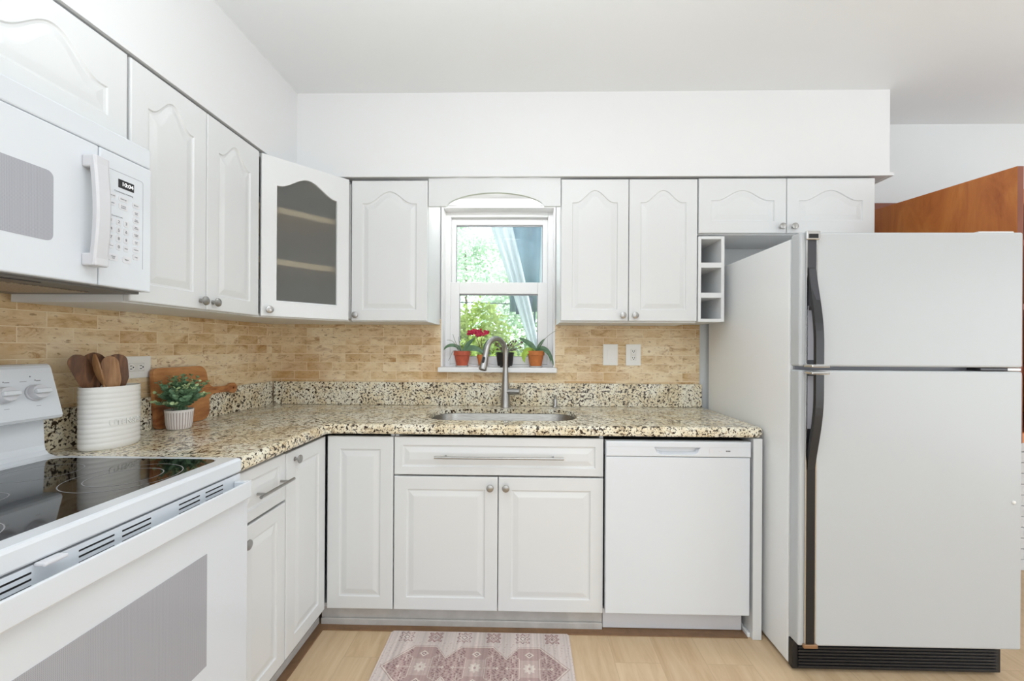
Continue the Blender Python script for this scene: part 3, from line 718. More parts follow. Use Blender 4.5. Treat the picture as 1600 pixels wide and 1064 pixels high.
# ------------------------------------------------------------------ refrigerator
FXL, FXR = 1.045, 1.868
c = thing('refrigerator', 'large white top-freezer refrigerator with black handles and black kick grille', 'refrigerator', (1.46, 2.0, 0.0))
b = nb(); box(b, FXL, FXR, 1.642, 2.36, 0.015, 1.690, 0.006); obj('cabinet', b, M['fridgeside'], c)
b = nb(); box(b, FXL+0.014, FXR-0.014, 1.632, 1.642, 0.14, 1.68); obj('door_gasket', b, M['greyinsert'], c)
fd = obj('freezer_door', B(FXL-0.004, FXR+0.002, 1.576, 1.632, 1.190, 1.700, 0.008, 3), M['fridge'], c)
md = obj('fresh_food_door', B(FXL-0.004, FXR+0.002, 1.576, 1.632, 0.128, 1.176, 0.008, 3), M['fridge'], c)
b = nb(); box(b, FXL+0.0, FXR-0.03, 1.615, 1.640, 0.012, 0.122, 0.003)
for i in range(8): box(b, FXL+0.02, FXR-0.05, 1.609, 1.618, 0.022+i*0.0122, 0.029+i*0.0122, 0.001)
obj('kick_grille', b, M['black'], c)
b = nb(); lathe(b, [(0, -0.005), (0.0075, -0.004), (0.008, 0.0), (0.0075, 0.002)], 0, 0, 20, mtx=T(1.838, 1.576, 0.684) @ FACE_Y); b2 = nb(); bmesh.ops.create_uvsphere(b2, u_segments=14, v_segments=8, radius=0.0075); merge(b, b2, T(1.838, 1.575, 0.684) @ Matrix.Diagonal((1, 0.5, 1, 1)))
obj('door_bumper', b, M['ceramic'], md, smooth=1.0)
b = nb(); box(b, FXR-0.14, FXR-0.005, 1.60, 1.70, 1.701, 1.710, 0.003); obj('hinge_cover', b, M['ceramic'], c)
b = nb(); box(b, FXR-0.15, FXR-0.05, 1.580, 1.63, 1.178, 1.188, 0.002); obj('middle_hinge', b, M['charcoal'], c)
b = nb(); box(b, FXR-0.05, FXR, 1.580, 1.63, 1.1775, 1.1885, 0.002); obj('hinge_end', b, M['chrome'], c)
HX0, HX1, FYD = 1.066, 1.098, 1.576
def bow(z_list, y_list, x_list, wid, zcap=None):
    """handle bar: rectangular section swept along z"""
    b = nb(); lps = []
    for z, y, x in zip(z_list, y_list, x_list):
        lps.append([(x, y, z), (x+wid, y+0.004, z), (x+wid, y+0.014, z), (x, y+0.014, z)])
    loft(b, lps); bmesh.ops.recalc_face_normals(b, faces=b.faces); return b
# freezer handle
b = nb()
box(b, HX0-0.006, HX0-0.001, FYD-0.007, FYD, 1.192, 1.690, 0.001); box(b, HX1+0.001, HX1+0.006, FYD-0.005, FYD, 1.192, 1.690, 0.001)
box(b, HX0-0.010, HX1+0.010, FYD-0.014, FYD+0.0, 1.668, 1.702, 0.003)
box(b, HX0-0.012, HX1+0.022, FYD-0.050, FYD, 1.188, 1.200, 0.003)
tr = obj('handle_trim', b, M['chrome'], fd, label='chrome handle trim')
obj('handle_badge', B(HX0-0.001, HX1+0.001, FYD-0.0155, FYD-0.0142, 1.674, 1.690, 0.0005), M['black'], fd)
obj('handle_strip', B(HX0, HX1, FYD-0.005, FYD, 1.200, 1.668), M['charcoal'], fd)
obj('handle_recess', B(HX0+0.001, HX1-0.004, FYD-0.0075, FYD-0.0052, 1.215, 1.420, 0.001), M['greyinsert'], fd)
n = 12; zs = [1.565 - (1.565-1.201)*i/n for i in range(n+1)]
ys_ = [FYD-0.008 - 0.044*math.sin(PI/2*min(1, i/n*1.25))**1.3 for i in range(n+1)]
obj('handle', bow(zs, ys_, [HX0+0.001]*(n+1), HX1-HX0), M['black'], fd)
b = nb(); lps = [[(HX0+0.003, FYD-0.008, 1.56), (HX0+0.003, FYD-0.006, 1.56), (HX0+0.003, FYD-0.006, 1.40), (HX0+0.003, FYD-0.03, 1.44)], [(HX1-0.003, FYD-0.008, 1.56), (HX1-0.003, FYD-0.006, 1.56), (HX1-0.003, FYD-0.006, 1.40), (HX1-0.003, FYD-0.03, 1.44)]]
loft(b, lps); bmesh.ops.recalc_face_normals(b, faces=b.faces); obj('handle_bracket', b, M['charcoal'], fd)
# lower handle
b = nb()
box(b, HX0-0.006, HX0-0.001, FYD-0.007, FYD, 0.14, 1.165, 0.001); box(b, HX1+0.001, HX1+0.006, FYD-0.005, FYD, 0.14, 1.165, 0.001)
box(b, HX0-0.012, HX1+0.022, FYD-0.050, FYD, 1.162, 1.173, 0.003)
obj('handle_trim', b, M['chrome'], md, label='chrome handle trim')
obj('handle_foot', B(HX0-0.010, HX1+0.010, FYD-0.012, FYD, 0.127, 0.141, 0.002), M['copper'], md, label='tarnished copper coloured trim end')
obj('handle_strip', B(HX0, HX1, FYD-0.005, FYD, 0.142, 1.162), M['black'], md)
obj('handle_recess', B(HX0+0.001, HX1-0.004, FYD-0.0075, FYD-0.0052, 0.955, 1.155, 0.001), M['greyinsert'], md)
zs = [0.800 + (1.161-0.800)*i/n for i in range(n+1)]
obj('handle', bow(zs, ys_, [HX0+0.001]*(n+1), HX1-HX0), M['black'], md)

# ------------------------------------------------------------------ range
c = thing('electric_range', 'white freestanding electric range with black glass cooktop', 'range', (-1.15, 0.83, 0.0))
RY0, RY1 = 0.450, 1.212
obj('body', B(-1.46, -0.868, RY0+0.003, RY1-0.003, 0.03, 0.878, 0.003), M['appl'], c)
# cooktop frame with recessed glass
b = nb(); Rz = 0.924
o_ = lambda d, z: [(x, y, z) for x, y in rrect(-1.455+d, -0.846-d, RY0+d, RY1-d, 0.008, 3)]
g_ = lambda d, z: [(x, y, z) for x, y in rrect(-1.392+d, -0.892-d, RY0+0.028+d, RY1-0.022-d, 0.035, 6)]
L = loft(b, [o_(0.003, 0.882), o_(0, 0.886), o_(0, Rz-0.008), o_(0.003, Rz-0.002), o_(0.008, Rz)], True, False)
i1 = [b.verts.new(p) for p in g_(0, Rz)]; ringfill(b, L[-1], i1)
i2 = [b.verts.new(p) for p in g_(0.002, Rz-0.003)]
for j in range(len(i1)): b.faces.new((i1[j], i1[(j+1) % len(i1)], i2[(j+1) % len(i1)], i2[j]))
b.faces.new(i2); bmesh.ops.recalc_face_normals(b, faces=b.faces)
ck = obj('cooktop', b, M['appl'], c)
b = nb(); prism(b, [(x, y) for x, y, z in g_(0.0025, 0)], Rz-0.0028, Rz-0.0006); obj('glass_surface', b, M['cooktop'], ck, label='black ceramic glass')
def annulus(bm, cx, cy, r, w, z, n=56, a0=0, a1=2*PI):
    vs = []
    for i in range(n+1):
        a = a0+(a1-a0)*i/n; vs.append((bm.verts.new((cx+(r-w/2)*math.cos(a), cy+(r-w/2)*math.sin(a), z)), bm.verts.new((cx+(r+w/2)*math.cos(a), cy+(r+w/2)*math.sin(a), z))))
    for i in range(n): bm.faces.new((vs[i][0], vs[i][1], vs[i+1][1], vs[i+1][0]))
M['ring'] = flat('burner_ring_print', (150, 150, 154), 0.3)
for cx_, cy_, rs in ((-1.015, 1.02, (0.115, 0.075)), (-1.01, 0.66, (0.092,)), (-1.265, 1.045, (0.080,)), (-1.27, 0.66, (0.105,)), (-1.18, 0.845, (0.055,))):
    b = nb()
    for r_ in rs: annulus(b, cx_, cy_, r_, 0.0022, Rz-0.0003)
    obj('burner_ring', b, M['ring'], ck)
# backguard: neck and leaning control head
b = nb(); sec = [(-1.47, 0.924), (-1.398, 0.924), (-1.408, 0.9255), (-1.425, 0.931), (-1.436, 0.942), (-1.44, 0.958), (-1.444, 1.045), (-1.47, 1.045)]
loft(b, [[(x, yy, z) for x, z in sec] for yy in (RY0+0.012, RY1-0.012)]); bmesh.ops.recalc_face_normals(b, faces=b.faces)
bg = obj('backguard_neck', b, M['appl'], c)
b = nb(); sec = [(-1.49, 1.036), (-1.412, 1.036), (-1.402, 1.040), (-1.398, 1.048), (-1.400, 1.056), (-1.436, 1.188), (-1.441, 1.196), (-1.449, 1.200), (-1.49, 1.200)]
t2 = nb(); loft(t2, [[(x, yy, z) for x, z in sec] for yy in (RY0, RY0+0.004, RY1-0.004, RY1)])
for v in t2.verts:
    if v.co.y in (RY0, RY1): pass
bmesh.ops.recalc_face_normals(t2, faces=t2.faces)
ed = [e_ for e_ in t2.edges if abs(e_.verts[0].co.y-e_.verts[1].co.y) < 1e-6 and (abs(e_.verts[0].co.y-RY0) < 1e-6 or abs(e_.verts[0].co.y-RY1) < 1e-6)]
merge(b, t2)
bgh = obj('control_panel', b, M['appl'], c)
lean = math.atan2(0.036, 0.132)
def on_guard(y, z, out=0.0):
    x = -1.400 - (z-1.056)*0.036/0.132
    return T(x, y, z) @ Matrix.Rotation(-lean, 4, 'Y') @ FACE_X @ T(0, 0, out)
for yk in (1.155, 1.082, 0.585, 0.512):
    b = nb(); lathe(b, [(0.0235, 0.0), (0.0235, 0.004), (0.0215, 0.006), (0.0205, 0.020), (0.019, 0.023), (0.0, 0.0235)], 0, 0, 30, mtx=on_guard(yk, 1.118, 0.0005))
    kb = obj('knob', b, M['applgrey'], bgh, smooth=0.6)
    b = nb(); box(b, -0.0065, 0.0065, -0.0195, 0.0195, 0.022, 0.034, 0.003, mtx=on_guard(yk, 1.118, 0.0005) @ Matrix.Rotation(PI/2, 4, 'Z')); obj('knob_grip', b, M['appl'], kb)
    for dx, dz, r in ((-0.001, 0.047, 0.0019), (0.009, 0.036, 0.0016)):
        obj('dial_mark', lathe(nb(), [(0, 0.0006), (r, 0.0005), (r, 0.0)], 0, 0, 10, mtx=on_guard(yk+dx, 1.118+dz, 0.0002)), M['ink'], bgh)
    for q in ((-0.028, -0.012, 0.0345, 0.0355), (0.011, 0.022, 0.0345, 0.0365), (-0.003, 0.008, -0.0385, -0.0375)):
        obj('dial_mark', B(*q, 0.0002, 0.0006, mtx=on_guard(yk, 1.118)), M['ink'], bgh)
b = nb(); box(b, -0.07, 0.07, -0.028, 0.028, 0.0, 0.0015, 0.0005, mtx=on_guard(0.83, 1.124)); obj('clock_window', b, M['lens'], bgh)
# vent strip under the cooktop, oven door
b = nb(); box(b, -0.867, -0.850, RY0+0.004, RY1-0.004, 0.8235, 0.877, 0.001); vs = obj('vent_strip', b, M['appl'], c)
for y0, y1 in ((1.075, 1.138), (0.991, 1.056), (0.849, 0.916), (0.765, 0.833), (0.630, 0.690), (0.530, 0.590)):
    b = nb()
    for k in range(3): box(b, -0.8515, -0.8494, y0, y1, 0.840+k*0.0115, 0.8438+k*0.0115, 0.0008)
    obj('vent_slots', b, M['dark'], vs)
b = nb(); box(b, -0.866, -0.826, RY0+0.004, RY1-0.004, 0.205, 0.822, 0.004, 3)
od = obj('oven_door', b, M['appl'], c)
b = nb(); box(b, -0.814, -0.806, RY0+0.012, RY1-0.016, 0.812, 0.861, 0.003, 3)
for yy in (RY0+0.012, RY1-0.034): box(b, -0.849, -0.812, yy, yy+0.018, 0.814, 0.861, 0.003)
box(b, -0.826, -0.812, RY0+0.012, RY1-0.016, 0.808, 0.818, 0.002)
bmesh.ops.recalc_face_normals(b, faces=b.faces); obj('handle', b, M['appl'], od)
b = nb(); box(b, -0.8265, -0.8248, 0.612, 1.050, 0.424, 0.716, 0.0008); obj('window', b, M['ovenglass'], od, label='grey dotted oven window glass')
b = nb(); box(b, -0.866, -0.830, RY0+0.004, RY1-0.004, 0.045, 0.198, 0.004); obj('storage_drawer', b, M['appl'], c)
b = nb(); tb = nb(); box(tb, -0.848, -0.826, 0.690, 0.728, 0.874, 0.8815, 0.003); merge(b, tb); obj('door_latch', b, M['applgrey'], c)

# ------------------------------------------------------------------ microwave
MX, MY0, MY1, MZ0, MZ1 = -1.100, 0.428, 1.181, 1.412, 1.830
c = thing('microwave_oven', 'white over-the-range microwave with keypad and vertical handle', 'microwave', (-1.3, 0.80, MZ0))
obj('case', B(-1.52, MX-0.030, MY0, MY1, MZ0+0.004, MZ1-0.002, 0.002), M['appl'], c)
obj('top_grille', B(MX-0.030, MX-0.002, MY0, MY1, 1.772, MZ1-0.002, 0.004), M['appl'], c)
def xslab(y0, y1, z0, z1, x0, x1, bev=0.004): return B(x0, x1, y0, y1, z0, z1, bev, 3)
md_ = obj('door', xslab(MY0, 1.0325, MZ0, 1.770, MX-0.030, MX), M['appl'], c)
cp = obj('control_panel', xslab(1.0345, MY1, MZ0, 1.770, MX-0.030, MX), M['appl'], c)
def yz_plate(poly, x0, x1):
    b = nb(); loft(b, [[(x0, y, z) for y, z in poly], [(x1, y, z) for y, z in poly]]); bmesh.ops.recalc_face_normals(b, faces=b.faces); return b
obj('window', yz_plate(rrect(0.500, 0.931, 1.498, 1.660, 0.014, 5), MX-0.002, MX+0.0006), M['mwglass'], md_, label='grey dotted window')
b = nb(); sec = []
n = 14
for i in range(n+1):
    u = i/n; z = 1.457 + (1.728-1.457)*u; k = 0.034 + 0.010*math.sin(PI*u)
    sec.append([(MX+k, 0.994, z), (MX+k, 1.020, z), (MX+k-0.004, 1.026, z), (MX+k-0.016, 1.026, z), (MX+k-0.016, 0.992, z), (MX+k-0.004, 0.990, z)])
loft(b, sec)
box(b, MX, MX+0.036, 0.991, 1.026, 1.455, 1.487, 0.004); box(b, MX, MX+0.036, 0.991, 1.026, 1.700, 1.731, 0.004)
bmesh.ops.recalc_face_normals(b, faces=b.faces); obj('handle', b, M['applgrey'], md_)
# keypad
obj('display', B(MX-0.001, MX+0.0008, 1.083, 1.127, 1.684, 1.707, 0.0004), M['lens'], cp)
FX_ = lambda y, z, x=MX+0.0012: T(x, y, z) @ FACE_X
obj('clock_digits', text_bm('10:04', 0.0150, FX_(1.108, 1.6955)), M['digits'], cp)
b = nb(); pp = [(1.056, 1.725), (1.148, 1.725)] + [(1.148+0.006*math.sin(PI/2*i/5), 1.719+0.006*math.cos(PI/2*i/5)) for i in range(1, 6)] + [(1.154, 1.475)]; tube(b, [(MX, y_, z_) for y_, z_ in pp], 0.0006, 5); obj('panel_line', b, M['greyinsert'], cp)
def btn(y, z, w, h, s=None, ts=0.0062):
    bt = obj('button', yz_plate(rrect(y-w/2, y+w/2, z-h/2, z+h/2, min(w, h)*0.3, 3), MX-0.001, MX+0.0006), M['btn'], cp)
    if s: obj('button_print', text_bm(s, ts, FX_(y, z, MX+0.0010), 0.0001), M['ink'], bt)
b = text_bm('Convenience Cooking', 0.0058, FX_(1.098, 1.672, MX+0.0006), 0.0001); obj('panel_print', b, M['ink'], cp)
b = text_bm('Express Cook', 0.0052, FX_(1.080, 1.604, MX+0.0006), 0.0001); obj('panel_print', b, M['ink'], cp)
btn(1.066, 1.657, 0.022, 0.014, 'Popcorn', 0.0046); btn(1.097, 1.655, 0.026, 0.014, 'Beverage', 0.0046); btn(1.133, 1.650, 0.022, 0.014, 'Reheat', 0.0046)
btn(1.066, 1.637, 0.022, 0.014, 'Potato', 0.0046); btn(1.097, 1.634, 0.026, 0.017, 'Frozen\nEntree', 0.0046)
for k, s in enumerate(('1', '2', '3', '4', '5', '6', '7', '8', '9')):
    btn(1.064+(k % 3)*0.0205, 1.590-(k//3)*0.0225, 0.0145, 0.0175, s, 0.011)
btn(1.064, 1.5225, 0.0145, 0.0165, 'Power', 0.0038); btn(1.0845, 1.5225, 0.0145, 0.0175, '0', 0.011); btn(1.105, 1.5225, 0.0145, 0.0165, 'Timer', 0.0042)
btn(1.070, 1.492, 0.026, 0.019, 'Clear\nOff', 0.0052); btn(1.107, 1.492, 0.024, 0.019, 'Start', 0.0058)
for k, s in enumerate(('Cook\nTime', 'Time\nDefrost', 'Auto\nDefrost', 'Surface\nLight', 'Vent\nFan', 'Options', 'Delay')):
    btn(1.134, 1.628-k*0.0205, 0.020, 0.0155, s, 0.0040)
# underside
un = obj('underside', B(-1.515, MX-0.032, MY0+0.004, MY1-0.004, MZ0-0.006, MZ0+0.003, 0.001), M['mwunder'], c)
for y0 in (0.50, 0.83):
    obj('grease_filter', B(-1.42, -1.22, y0, y0+0.29, MZ0-0.009, MZ0-0.0062, 0.001), M['filter'], un)
obj('lamp_lens', B(-1.21, -1.15, 0.62, 0.95, MZ0-0.008, MZ0-0.0062, 0.001), M['charcoal'], un)

# ------------------------------------------------------------------ outlets and switch
def outlet(face, mtx, label, blank=False, rot=0):
    p = mtx.translation
    c = thing('outlet_plate' if not blank else 'switch_plate', label, 'outlet' if not blank else 'switch', p)
    b = nb(); box(b, -0.043, 0.043, -0.0615, 0.0615, 0.0, 0.005, 0.0018, mtx=mtx); obj('plate', b, M['plate'], c)
    b = nb(); box(b, -0.0168, 0.0168, -0.033, 0.033, 0.004, 0.0062, 0.0008, mtx=mtx); ins = obj('insert' if not blank else 'rocker', b, M['ceramic'] if not blank else M['plate'], c)
    if not blank:
        for s in (-1, 1):
            b = nb(); mm = mtx @ T(0, s*0.0195, 0.0061) @ Matrix.Rotation(rot, 4, 'Z')
            lathe(b, [(0.0135, 0.0), (0.0135, 0.0012), (0.0125, 0.0015), (0.0, 0.0015)], 0, 0, 24, mtx=mm); rc_ = obj('receptacle', b, M['plate'], c)
            b = nb()
            for sx_ in (-1, 1): box(b, sx_*0.0058-0.0014, sx_*0.0058+0.0014, -0.0015, 0.0070, 0.0012, 0.0019, mtx=mm)
            lathe(b, [(0, 0.0019), (0.0029, 0.0019), (0.0029, 0.001)], 0, 0, 12, mtx=mm @ T(0, -0.006, 0)); obj('slots', b, M['dark'], rc_)
outlet('b', T(0.629, 2.3998, 1.2145) @ FACE_Y, 'upright duplex outlet on the back wall tile near the refrigerator')
outlet('b', T(0.496, 2.3998, 1.2145) @ FACE_Y, 'plain white rocker switch plate left of the back wall outlet', blank=True)
yo = 1.580; wang = -math.atan(0.038)
outlet('l', T(wx(yo)+0.0002, yo, 1.170) @ RZ(wang) @ FACE_X @ Matrix.Rotation(PI/2, 4, 'Z'), 'sideways duplex outlet on the left wall behind the utensil crock', rot=0)

# ------------------------------------------------------------------ utensil crock
KX, KY = -1.412, 1.368; ka, kb_ = 0.060, 0.090
c = thing('utensil_crock', 'white ribbed oval ceramic utensil crock beside the range', 'crock', (KX, KY, 0.914))
prof = [(0.0, 0.9145), (0.93, 0.9145), (0.97, 0.918)]
nr = 12; z0_, z1_ = 0.922, 1.112
for i in range(nr*6+1):
    u = i/(nr*6); prof.append((0.985 + 0.020*abs(math.sin(PI*nr*u))**0.7 - 0.0, z0_+(z1_-z0_)*u))
prof += [(1.0, 1.117), (0.985, 1.120), (0.955, 1.119), (0.94, 1.112), (0.93, 0.93), (0.0, 0.926)]
b = nb(); lathe(b, prof, KX, KY, 72, sx=ka, sy=kb_); bmesh.ops.remove_doubles(b, verts=b.verts, dist=1e-6)
obj('body', b, M['ceramic'], c, smooth=0.9)
# raised word wrapped on the oval
tb = text_bm('UTENSILS', 0.032, Matrix.Identity(4), 0.0018, 0.0007)
arc = [(0.0, -PI/2)]
# walk along the ellipse from its +X side to map arc length to angle
tab = []; s_ = 0; N_ = 2000; prev = None
for i in range(N_+1):
    a = -PI/2 + PI*i/N_; p = (1.005*ka*math.cos(a), 1.005*kb_*math.sin(a))
    if prev: s_ += math.hypot(p[0]-prev[0], p[1]-prev[1])
    prev = p; tab.append((s_, a))
half = tab[N_//2][0]
def ang_of(s):
    lo, hi = 0, N_
    while lo < hi:
        mid = (lo+hi)//2
        if tab[mid][0] < s+half: lo = mid+1
        else: hi = mid
    return tab[lo][1]
for v in tb.verts:
    a = ang_of(v.co.x*0.80); off = v.co.z+0.0012
    nrm = Vector((math.cos(a)/ka, math.sin(a)/kb_)).normalized()
    p = Vector((1.0*ka*math.cos(a), 1.0*kb_*math.sin(a))) + nrm*off
    v.co = Vector((KX+p.x, KY+p.y, 1.000+v.co.y*0.80))
obj('raised_lettering', tb, M['ceramic'], c)
def utensil(name, label, tip, foot, width, length, normal, mat, cat, thick=0.006, shape='spatula', hole=False):
    """flat paddle: outline in (u along the axis, v across), extruded, laid from foot to tip"""
    tip, foot = Vector(tip), Vector(foot); ax = (tip-foot).normalized(); L_ = (tip-foot).length
    nrm = Vector(normal); nrm = (nrm - ax*nrm.dot(ax)).normalized(); sd = ax.cross(nrm)
    hw = 0.0065; pts = []
    n = 60
    for i in range(n+1):
        u = i/n*L_; d = u-(L_-length)
        if d <= 0: w_ = hw
        else:
            q = d/length
            if shape == 'spatula': w_ = hw + (width/2-hw)*min(1, (q/0.35))**0.8
            else: w_ = max(hw*(1-q), width/2*math.sqrt(max(0, 1-(2*q-1.0)**2))) if q > 0.03 else hw
            if q > 0.80 and shape == 'spatula': w_ *= math.sqrt(max(0.03, 1-((q-0.80)/0.202)**2))
        pts.append((u, max(w_, 0.002)))
    b = nb(); lps = []
    for u, w_ in pts:
        d = max(0, (u-(L_-length))/length); cup = 0.010*d*(1-d) if shape == 'spoon' else 0.0
        row = []
        m = 7
        for side_ in (1, -1):
            for k in range(m):
                vv = (-1+2*k/(m-1))*side_; cv = -cup*4*(1-vv*vv)
                row.append(foot + ax*u + sd*vv*w_ + nrm*(side_*thick/2*math.sqrt(max(0.15, 1-0.6*vv*vv)) + cv))
        lps.append(row)
    loft(b, lps); bmesh.ops.recalc_face_normals(b, faces=b.faces)
    o = obj(name, b, mat, loc=foot, smooth=0.9); setprops(o, label, cat, 'wooden utensils in the crock'); return o
utensil('wooden_spatula', 'dark wooden spatula leaning far left in the crock', (KX-0.036, KY-0.082, 1.224), (KX-0.004, KY+0.040, 0.934), 0.050, 0.150, (0.9, -0.75, 0.45), M['spoon'], 'spatula')
utensil('wooden_spoon', 'slim wooden spoon seen edge-on, leaning left over the crock rim', (KX+0.010, KY-0.062, 1.228), (KX+0.036, KY-0.004, 0.936), 0.050, 0.105, (0.55, 0.84, 0.1), M['spoonlight'], 'spoon', shape='spoon')
utensil('wooden_spoon', 'broad reddish wooden spoon at the back of the crock', (KX-0.040, KY-0.018, 1.232), (KX-0.030, KY-0.024, 0.934), 0.074, 0.120, (0.75, -0.66, 0.1), M['spoon'], 'spoon', shape='spoon')
utensil('wooden_spatula', 'light wooden turner upright in the middle of the crock', (KX+0.014, KY-0.020, 1.220), (KX+0.016, KY+0.022, 0.933), 0.044, 0.130, (0.86, -0.5, 0.05), M['spoonlight'], 'spatula')
utensil('wooden_spatula', 'dark wooden turner at the right end of the crock beside the outlet', (KX-0.016, KY+0.036, 1.226), (KX-0.012, KY+0.060, 0.934), 0.052, 0.130, (0.8, -0.6, 0.1), M['spoon'], 'spatula')

# ------------------------------------------------------------------ cutting board
CBX = -1.484
def board_outline():
    y0, y1, z0, z1 = 1.622, 1.890, 0.0, 0.248; r = 0.02; p = []
    zc = 0.128
    p += [(y0+r, z0), (y1-0.045, z0)]
    for i in range(1, 7): a = -PI/2+PI/2*i/6*0.95; p.append((y1-0.045+0.045*math.cos(a), z0+0.045+0.045*math.sin(a)))
    p += [(y1+0.003, zc-0.035), (y1+0.012, zc-0.022), (y1+0.030, zc-0.015), (2.010, zc-0.014)]
    for i in range(13): a = -PI*0.62+PI*1.24*i/12; p.append((2.045+0.026*math.cos(a), zc+0.026*math.sin(a)))
    p += [(2.010, zc+0.014), (y1+0.030, zc+0.016), (y1+0.012, zc+0.026), (y1+0.002, zc+0.045)]
    for i in range(7): a = PI/2*i/6; p.append((y1-0.045+0.043*math.cos(a), z1-0.045+0.045*math.sin(a)))
    p += [(y0+r, z1)]
    for i in range(1, 5): a = PI/2+PI/2*i/4; p.append((y0+r+r*math.cos(a), z1-r+r*math.sin(a)))
    for i in range(0, 4): a = PI+PI/2*i/4; p.append((y0+r+r*math.cos(a), z0+r+r*math.sin(a)))
    return p
b = nb(); po = board_outline()
hole_ = [(2.047+0.005*math.cos(-2*PI*i/14), 0.128+0.005*math.sin(-2*PI*i/14)) for i in range(14)]
lay = []
for x in (0.0, 0.016):
    o1 = [b.verts.new((x, y, z)) for y, z in po]; h_ = [b.verts.new((x, y, z)) for y, z in hole_]; ringfill(b, o1, h_); lay.append((o1, h_))
for k in (0, 1):
    A_, D_ = lay[0][k], lay[1][k]
    for j in range(len(A_)): b.faces.new((A_[j], A_[(j+1) % len(A_)], D_[(j+1) % len(A_)], D_[j]))
bmesh.ops.recalc_face_normals(b, faces=b.faces)
# stands on the counter and leans on the splashback's top edge
bmesh.ops.transform(b, matrix=T(CBX-0.010, 0, 0.9145) @ T(0, 1.76, 0) @ RZ(-0.038) @ T(0, -1.76, 0) @ Matrix.Rotation(-0.075, 4, 'Y'), verts=b.verts)
zmin = min(v.co.z for v in b.verts)
for v in b.verts: v.co.z += 0.9145-zmin
o = obj('cutting_board', b, M['acacia'], loc=(CBX, 1.76, 0.9145)); setprops(o, 'acacia cutting board with a round handle leaning on the left splashback', 'cutting board')

# ------------------------------------------------------------------ small potted plant
PX, PY = -1.420, 1.655
c = thing('potted_plant', 'small round-leaved green plant in a ribbed white pot before the cutting board', 'plant', (PX, PY, 0.9145))
b = nb(); N_ = 120
rows = [(0.0, 0.9146), (0.034, 0.9146), (0.040, 0.918), (0.044, 0.935), (0.0475, 0.985), (0.0485, 0.995), (0.0455, 0.995), (0.044, 0.985), (0.0, 0.984)]
lps = []
for k, (r, z) in enumerate(rows):
    lps.append([(PX+(r-(0.0014 if (i % 4 == 0 and 2 <= k <= 4) else 0))*math.cos(2*PI*i/N_), PY+(r-(0.0014 if (i % 4 == 0 and 2 <= k <= 4) else 0))*math.sin(2*PI*i/N_), z) for i in range(N_)])
loft(b, lps, False, False); bmesh.ops.remove_doubles(b, verts=b.verts, dist=1e-6)
for f in b.faces:
    if 0.917 < f.calc_center_median().z < 0.99:
        cc_ = f.calc_center_median(); a = math.atan2(cc_.y-PY, cc_.x-PX) % (2*PI); i = int(a/(2*PI)*N_) % 4
        if i in (0, 3) and math.hypot(cc_.x-PX, cc_.y-PY) > 0.0405: f.material_index = 1
obj('pot', b, [M['ribpot'], M['potgroove']], c)
obj('soil', lathe(nb(), [(0.0, 0.988), (0.044, 0.987)], PX, PY, 24), M['soil'], c)
rnd = random.Random(3)
bs_, bl, bt = nb(), nb(), nb()
def disc_leaf(bm, p, d, up, r):
    d = Vector(d).normalized(); up = Vector(up); s = d.cross(up)
    if s.length < 1e-3: s = Vector((1, 0, 0))
    s.normalize(); nn_ = s.cross(d)
    vs = []
    for i in range(8):
        a = 2*PI*i/8; q = Vector(p) + d*(r+r*math.cos(a)) + s*r*0.9*math.sin(a) + nn_*(-0.18*r*math.cos(a)**2)
        vs.append(bm.verts.new(q))
    bm.faces.new(vs)
for k in range(58):
    az = rnd.uniform(0, 2*PI); el = rnd.uniform(0.25, 1.5) if k % 3 else rnd.uniform(0.7, 1.5); L_ = rnd.uniform(0.085, 0.115) + (0.025 if el > 0.8 else 0)
    d0 = Vector((math.cos(az)*math.cos(el), math.sin(az)*math.cos(el), math.sin(el)))
    if d0.x < -0.3: d0.x *= 0.35
    p0 = Vector((PX+rnd.uniform(-0.02, 0.02), PY+rnd.uniform(-0.02, 0.02), 0.988))
    pts = bez(p0, p0+Vector((0, 0, 0.03)), p0+d0*L_*0.6+Vector((0, 0, 0.02)), p0+d0*L_+Vector((0, 0, 0.012)), 8)
    tube(bs_, pts, 0.0011, 5)
    for i in range(2, 9):
        for s in (-1, 1):
            tg = (pts[min(i+1, 8)]-pts[i-1]).normalized(); sv = tg.cross(Vector((rnd.uniform(-.5, .5), rnd.uniform(-.5, .5), 1))).normalized()*s
            r = rnd.uniform(0.0085, 0.0125)*(1.0 if i < 7 else 0.6)
            disc_leaf(bl, pts[i], sv+tg*0.5+Vector((0, 0, rnd.uniform(0, .4))), tg+Vector((rnd.uniform(-.4, .4), rnd.uniform(-.4, .4), 0.6)), r)
            if i >= 7 and k % 2 == 0: bl.faces.ensure_lookup_table(); bl.faces[-1].material_index = 1
st_ = obj('stem', bs_, M['euca'], c); obj('foliage', bl, [M['euca'], M['eucap']], c)

